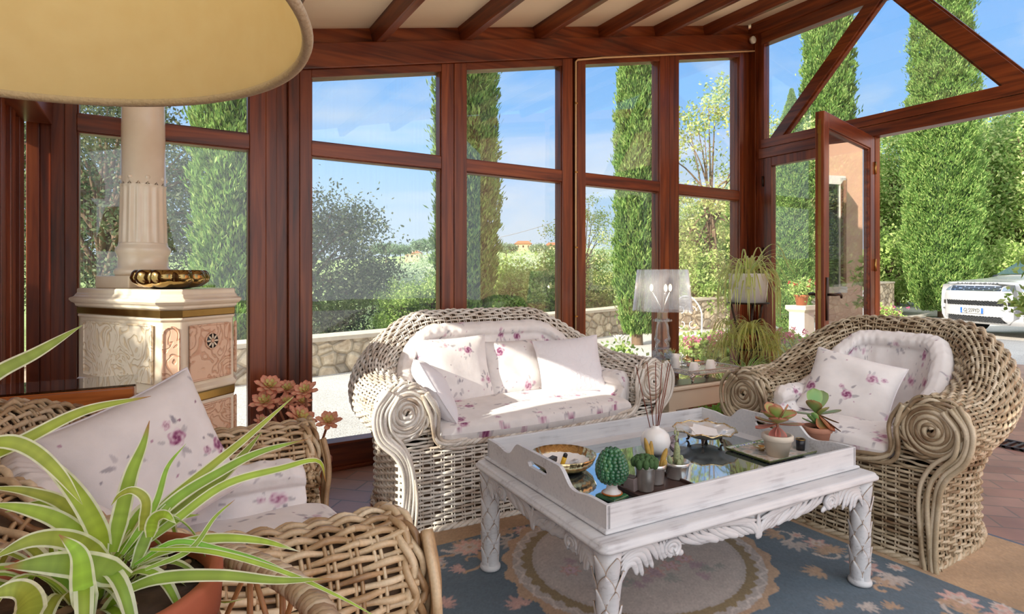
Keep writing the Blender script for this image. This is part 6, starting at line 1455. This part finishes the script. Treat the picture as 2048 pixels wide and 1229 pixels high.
for wx in (-.05, -3.0):
    g = G(); g.box(wx - .52, wx + .52, 0, .05, 1.0, 1.09); g.box(wx - .5, wx - .4, 0, .04, 1.09, 2.75); g.box(wx + .4, wx + .5, 0, .04, 1.09, 2.75); g.box(wx - .5, wx + .5, 0, .04, 2.65, 2.78); w_ = g.obj('window_surround', MAT['white_trim'], hw, smooth=False)
    G().box(wx - .4, wx + .4, .004, .012, 1.09, 2.65).obj('pane', MAT['pane_dark'], w_, smooth=False)
    for sx in (-1, 1):
        M = TR((wx + sx * .42, .05, 1.1), sx * .9 if sx < 0 else PI - .9); g = G()
        for x in (0, .36): g.box(x, x + .05, -.018, .018, 0, 1.55)
        for z in (0, .75, 1.48): g.box(.05, .36, -.018, .018, z, z + .07)
        for k in range(34): z = .08 + k * .042; g.box(.05, .36, -.012, .012, z, z + .026)
        g.obj('shutter', MAT['shutter'], hw, smooth=False, M=M)

# ================================================================== white car
MAT['car_paint'] = plain('white_car_paint', (172, 173, 176), .22, var=.01, coat=.6); MAT['car_black'] = plain('gloss_black', (26, 27, 30), .25, var=.2); MAT['chrome'] = plain('satin_chrome', (196, 198, 202), .2, 1.0); MAT['tyre'] = plain('tyre_rubber', (34, 33, 34), .85); MAT['lamp_glass'] = plain('headlight_glass', (120, 134, 152), .1, .3, var=.4, scale=30, coat=.8); MAT['car_glass'] = plain('tinted_windscreen', (64, 84, 92), .06, 0, coat=.8); MAT['plate_white'] = plain('plate_white', (176, 176, 174), .5, var=.01); MAT['plate_blue'] = plain('plate_blue', (36, 92, 186), .4, var=.02)
cx_, cy_, _ = at(1945, 553, 12.05); car = thing('car', 'white sport utility car parked on the gravel, front towards the open doorway', 'car', (cx_, cy_, -.03), PI - .42)
def carx(y, z): return -.24 * (np.abs(y) / .97) ** 4 - .16 * np.clip((z - .82) / .33, 0, 1) ** 2 - .10 * np.clip((.42 - z) / .15, 0, 1) ** 2
secs = [(-.10, .86, .30, 1.04, 1.10, .80), (-.35, .97, .28, 1.06, 1.16, .86), (-.8, .99, .28, 1.08, 1.20, .88), (-1.3, 1.0, .30, 1.10, 1.24, .88), (-1.45, 1.0, .30, 1.12, 1.28, .82), (-2.15, 1.0, .30, 1.14, 1.72, .68), (-2.7, 1.0, .30, 1.14, 1.80, .66), (-4.0, .99, .32, 1.14, 1.76, .64), (-4.6, .96, .36, 1.1, 1.3, .72), (-4.85, .88, .45, 1.0, 1.05, .6)]
A = []
for x, hw_, zb_, zs_, zt_, ht in secs:
    half_ = [(0, zb_), (hw_ * .8, zb_), (hw_ * .97, zb_ + .12), (hw_, .62), (hw_ * .985, zs_ - .12), (hw_ * .95, zs_), (ht + (hw_ * .95 - ht) * .35, zs_ + (zt_ - zs_) * .55), (ht, zt_ - .025), (ht * .6, zt_), (0, zt_ + .01)]
    A.append([(x, -y, z) for y, z in half_[:-1]] + [(x, y, z) for y, z in half_[:0:-1]])
g = G(); g.sheet(np.array(A), cv=True); k_ = len(A[0]); g.N.append(list(range(k_)))
g.N.append([(len(A) - 1) * k_ + i for i in range(k_)][::-1]); g.obj('body', MAT['car_paint'], car)
def fascia(y0, y1, z0, z1, off, n=24, mz=8, tap=0.0):
    ys_ = np.linspace(0, 1, n); zs_ = np.linspace(z0, z1, mz); Yg = np.array([y0 + tap * (z1 - z) / (z1 - z0) * (1 if y0 < 0 else 0) * -1 + (y1 - y0 + 2 * tap * (z1 - z) / (z1 - z0)) * ys_ for z in zs_]); Zg = np.broadcast_to(zs_[:, None], Yg.shape)
    return np.stack([carx(Yg, Zg) + off, Yg, Zg], -1)
def fplate(g, *a, th=.012, **k):
    S_ = fascia(*a, **k); g.sheet(S_[:, ::-1]); B_ = S_.copy(); B_[..., 0] -= th
    for e1, e2 in ((S_[0], B_[0]), (S_[-1], B_[-1]), (S_[:, 0], B_[:, 0]), (S_[:, -1], B_[:, -1])): g.sheet(np.array([e1, e2]))
g = G(); ysn = np.linspace(-.985, .985, 60); zsn = np.concatenate([np.linspace(.27, 1.0, 20), np.linspace(1.02, 1.13, 10)]); Yg, Zg = np.meshgrid(ysn, zsn); Xg = carx(Yg, Zg); g.sheet(np.stack([Xg, Yg, Zg], -1)[:, ::-1])
lip = np.stack([Xg[-1], Yg[-1], Zg[-1]], 1); bk_ = lip.copy(); bk_[:, 0] = -.55; bk_[:, 1] *= .93; bk_[:, 2] = 1.172 - .03 * np.abs(bk_[:, 1]); g.sheet(np.array([lip, bk_])[:, ::-1])
for s_ in (0, -1): e_ = np.stack([Xg[:, s_], Yg[:, s_], Zg[:, s_]], 1); b_ = e_.copy(); b_[:, 0] = -.6; b_[:, 1] *= 1.01; g.sheet(np.array([e_, b_]))
lo_ = np.stack([Xg[0], Yg[0], Zg[0]], 1); b_ = lo_.copy(); b_[:, 0] -= .5; g.sheet(np.array([lo_, b_])); g.obj('front_bumper', MAT['car_paint'], car)
g = G(); fplate(g, -.56, .56, .955, 1.055, .008); gr_ = g.obj('grille', MAT['car_black'], car)
g = G()
for z in (.958, .988, 1.018, 1.048): fplate(g, -.555, .555, z - .004, z + .004, .018, mz=2)
for r_, z in enumerate((.973, 1.003, 1.033)):
    for k in range(5): y = -.44 + .22 * k + .11 * (r_ % 2); fplate(g, y - .012, y + .012, z - .016, z + .016, .016, n=3, mz=3)
g.obj('grille_bars', MAT['chrome'], gr_, smooth=False)
g = G(); fplate(g, -.34 + .0, -.26, .985, 1.01, .028, n=8, mz=4); g.obj('badge', MAT['chrome'], gr_)
for s_ in (-1, 1):
    g = G(); a, b = sorted((s_ * .585, s_ * .90)); fplate(g, a, b, .95, 1.06, .008, n=16); h_ = g.obj('headlight', MAT['lamp_glass'], car)
    g = G(); fplate(g, *sorted((s_ * .60, s_ * .88)), 1.03, 1.05, .016, n=12, mz=3); g.obj('light_strip', MAT['plate_white'], h_)
    g = G(); fplate(g, *sorted((s_ * .70, s_ * .93)), .66, .74, .008, n=12); fplate(g, *sorted((s_ * .80, s_ * .955)), .50, .66, .006, n=8); g.obj('air_intake', MAT['car_black'], car)
    g = G(); fplate(g, *sorted((s_ * .72, s_ * .95)), .55, .575, .02, n=10, mz=3); g.obj('blade_trim', MAT['chrome'], car)
g = G(); fplate(g, -.66, .66, .655, .745, .008, tap=-.04); m1 = g.obj('middle_grille', MAT['car_black'], car)
g = G(); fplate(g, -.58, .58, .315, .43, .008, tap=.08); m2 = g.obj('lower_grille', MAT['car_black'], car)
MAT['mesh_grey'] = plain('grille_mesh', (96, 98, 102), .4, .5)
for par, z0, z1, hy_ in ((m1, .655, .745, .64), (m2, .315, .43, .62)):
    g = G(); nz = int((z1 - z0) / .022)
    for r_ in range(nz + 1):
        z = z0 + .006 + r_ * .022; yy = np.linspace(-hy_, hy_, 60); zz = z + .006 * np.sign(np.sin(np.arange(60) * PI / 1.5 + r_ * PI)); g.tube(np.stack([carx(yy, zz) + .016, yy, zz], 1), .0035, 4)
    g.obj('mesh', MAT['mesh_grey'], par)
pl_ = G().box(carx(0, .55) + .012, carx(0, .55) + .024, -.26, .26, .485, .60).obj('number_plate', MAT['plate_white'], car, smooth=False)
g = G(); xp = float(carx(0, .55)) + .024
for a, b in ((-.258, -.215), (.215, .258)): g.box(xp, xp + .002, a, b, .487, .598)
g.obj('blue_band', MAT['plate_blue'], pl_, smooth=False)
def text(body, name, mat, parent, size, M, sx=1.0, extrude=.001):
    c = bpy.data.curves.new(name, 'FONT'); c.body = body; c.size = size; c.align_x = 'CENTER'; c.align_y = 'CENTER'; c.extrude = extrude; c.materials.append(mat)
    q = bpy.data.objects.new(name, c); COL.objects.link(q); bpy.context.view_layer.update(); me = bpy.data.meshes.new_from_object(q.evaluated_get(bpy.context.evaluated_depsgraph_get())); bpy.data.objects.remove(q); bpy.data.curves.remove(c)
    o = bpy.data.objects.new(name, me); COL.objects.link(o); o.parent = parent; o.matrix_local = M @ Matrix.Scale(sx, 4, (1, 0, 0)); return o
def fm(x, y, z, tilt=0): return Matrix.Translation((x, y, z)) @ Matrix(((0, 0, 1, 0), (1, 0, 0, 0), (0, 1, 0, 0), (0, 0, 0, 1))) @ Matrix.Rotation(-tilt, 4, 'X')
text('GJ 559YD', 'lettering', MAT['car_black'], pl_, .108, fm(xp + .003, 0, .5425), .82)
text('I', 'lettering', MAT['plate_white'], pl_, .04, fm(xp + .003, -.237, .515))
for a in range(12): G().ball((xp + .002, .237 + .013 * math.cos(a * PI / 6), .565 + .013 * math.sin(a * PI / 6)), (.001, .0026, .0026), 5, 4).obj('star', MAT['plate_white'], pl_) if a % 3 == 0 else None
text('R A N G E   R O V E R', 'lettering', MAT['car_black'], car, .066, fm(float(carx(0, 1.1)) + .012, 0, 1.098, .45), 1.5, .002)
g = G(); g.add([(-1.44, -.80, 1.285), (-1.44, .80, 1.285), (-2.15, .655, 1.725), (-2.15, -.655, 1.725)], [(0, 1, 2, 3)]); V = g.V[0]; V[:, 2] += .014; V[:, 0] += .012; g.obj('windscreen', MAT['car_glass'], car, smooth=False)
for s_ in (-1, 1):
    g = G(); g.add([(-1.75, s_ * .93, 1.2), (-4.2, s_ * .93, 1.2), (-4.0, s_ * .74, 1.66), (-2.35, s_ * .74, 1.66)], [(0, 1, 2, 3)]); g.V[0][:, 1] += s_ * .03; g.obj('side_window', MAT['car_glass'], car, smooth=False)
    G().ball((-1.72, s_ * 1.08, 1.22), (.06, .11, .075), 12, 8).obj('wing_mirror', MAT['car_black'], car)
    for wx in (-.92, -3.85):
        w_ = G(); w_.lathe([(.0, -.12), (.24, -.12), (.34, -.12), (.375, -.09), (.38, 0), (.375, .09), (.34, .12), (.24, .12), (.0, .10)], 36, M=TR((wx, s_ * .86, .38), 0, PI / 2)); wo = w_.obj('wheel', MAT['tyre'], car)
        G().lathe([(0, .125), (.22, .125), (.24, .115)], 24, M=TR((wx, s_ * .86, .38), 0, -s_ * PI / 2)).obj('rim', MAT['chrome'], wo)
# ================================================================== light, sky, camera
w = bpy.data.worlds.new('sky'); SC.world = w; w.use_nodes = True; nt = w.node_tree; nt.nodes.clear()
def wn(t, **k):
    n = nt.nodes.new('ShaderNode' + t)
    for a, b in k.items(): setattr(n, a, b)
    return n
tc = wn('TexCoord'); sp_ = wn('SeparateXYZ'); nt.links.new(tc.outputs['Generated'], sp_.inputs[0])
rp = wn('ValToRGB'); nt.links.new(sp_.outputs[2], rp.inputs[0]); e = rp.color_ramp.elements
e[0].position = 0.0; e[0].color = (.41, .455, .495, 1); e[1].position = 1.0; e[1].color = (.95, 1.0, 1.08, 1)
for p_, c_ in ((.07, (.34, .42, .50)), (.2, (.20, .355, .57)), (.42, (.105, .265, .56)), (.62, (.45, .56, .74))): q = e.new(p_); q.color = (*c_, 1)
mp = wn('Mapping'); mp.inputs['Rotation'].default_value = (.25, .35, .5); mp.inputs['Scale'].default_value = (1.0, 3.2, 5.2); nt.links.new(tc.outputs['Generated'], mp.inputs[0])
nz = wn('TexNoise'); nz.inputs['Scale'].default_value = 1.35; nz.inputs['Detail'].default_value = 7; nz.inputs['Roughness'].default_value = .55; nz.inputs['Distortion'].default_value = .5; nt.links.new(mp.outputs[0], nz.inputs['Vector'])
cr = wn('ValToRGB'); nt.links.new(nz.outputs[0], cr.inputs[0]); cr.color_ramp.elements[0].position = .50; cr.color_ramp.elements[0].color = (0, 0, 0, 1); cr.color_ramp.elements[1].position = .78; cr.color_ramp.elements[1].color = (.9, .9, .9, 1)
mx = wn('Mix', data_type='RGBA'); nt.links.new(cr.outputs[0], mx.inputs[0]); nt.links.new(rp.outputs[0], mx.inputs[6]); mx.inputs[7].default_value = (.44, .47, .50, 1)
# invented bright haze on the unseen side of the sky, filling the room with light
dt = wn('VectorMath', operation='DOT_PRODUCT'); nt.links.new(tc.outputs['Generated'], dt.inputs[0]); dt.inputs[1].default_value = (-.72, -.69, .1)
r2 = wn('ValToRGB'); nt.links.new(dt.outputs['Value'], r2.inputs[0]); r2.color_ramp.elements[0].position = .05; r2.color_ramp.elements[0].color = (0, 0, 0, 1); r2.color_ramp.elements[1].position = .5; r2.color_ramp.elements[1].color = (1, 1, 1, 1)
m2 = wn('Mix', data_type='RGBA'); nt.links.new(r2.outputs[0], m2.inputs[0]); nt.links.new(mx.outputs[2], m2.inputs[6]); m2.inputs[7].default_value = (.95, .965, 1.0, 1)
bg = wn('Background'); nt.links.new(m2.outputs[2], bg.inputs[0]); bg.inputs[1].default_value = SKY
ow = wn('OutputWorld'); nt.links.new(bg.outputs[0], ow.inputs[0])
l = bpy.data.lights.new('sun', 'SUN'); l.energy = SUN; l.angle = math.radians(.6); l.color = (1, .92, .79)
so = bpy.data.objects.new('sun', l); COL.objects.link(so)
sd = Vector((-1, -.13, 0)).normalized() * math.cos(SUN_EL) + Vector((0, 0, math.sin(SUN_EL))); so.rotation_euler = sd.to_track_quat('Z', 'Y').to_euler()
l = bpy.data.lights.new('pendant_bulb_light', 'POINT'); l.energy = BULB; l.color = (1, .84, .58); l.shadow_soft_size = .05
po = bpy.data.objects.new('pendant_bulb_light', l); COL.objects.link(po); po.location = (lc[0], lc[1], LZ + .18)
l = bpy.data.lights.new('table_lamp_light', 'POINT'); l.energy = 2.2; l.color = (1, .82, .6); l.shadow_soft_size = .012; po = bpy.data.objects.new('table_lamp_light', l); COL.objects.link(po); po.location = (lx, ly, ST + .62)
cam = bpy.data.cameras.new('camera'); co = bpy.data.objects.new('camera', cam); COL.objects.link(co)
cam.sensor_width = 36; cam.lens = F * 36 / 2048; cam.shift_y = (CYP - 614.5) / 2048; cam.clip_start = .02; cam.clip_end = 2000
co.location = (0, 0, EYE); co.rotation_euler = (PI / 2, 0, -YAW); SC.camera = co
SC.view_settings.view_transform = 'Standard'; SC.view_settings.look = 'None'; SC.view_settings.gamma = 1; SC.view_settings.use_curve_mapping = False; SC.view_settings.exposure = EXPO
SC.cycles.max_bounces = 10; SC.cycles.transparent_max_bounces = 24; SC.cycles.diffuse_bounces = 5; SC.cycles.glossy_bounces = 4; SC.cycles.caustics_reflective = False; SC.cycles.caustics_refractive = False; SC.cycles.sample_clamp_indirect = 6
SC.cycles.use_denoising = True
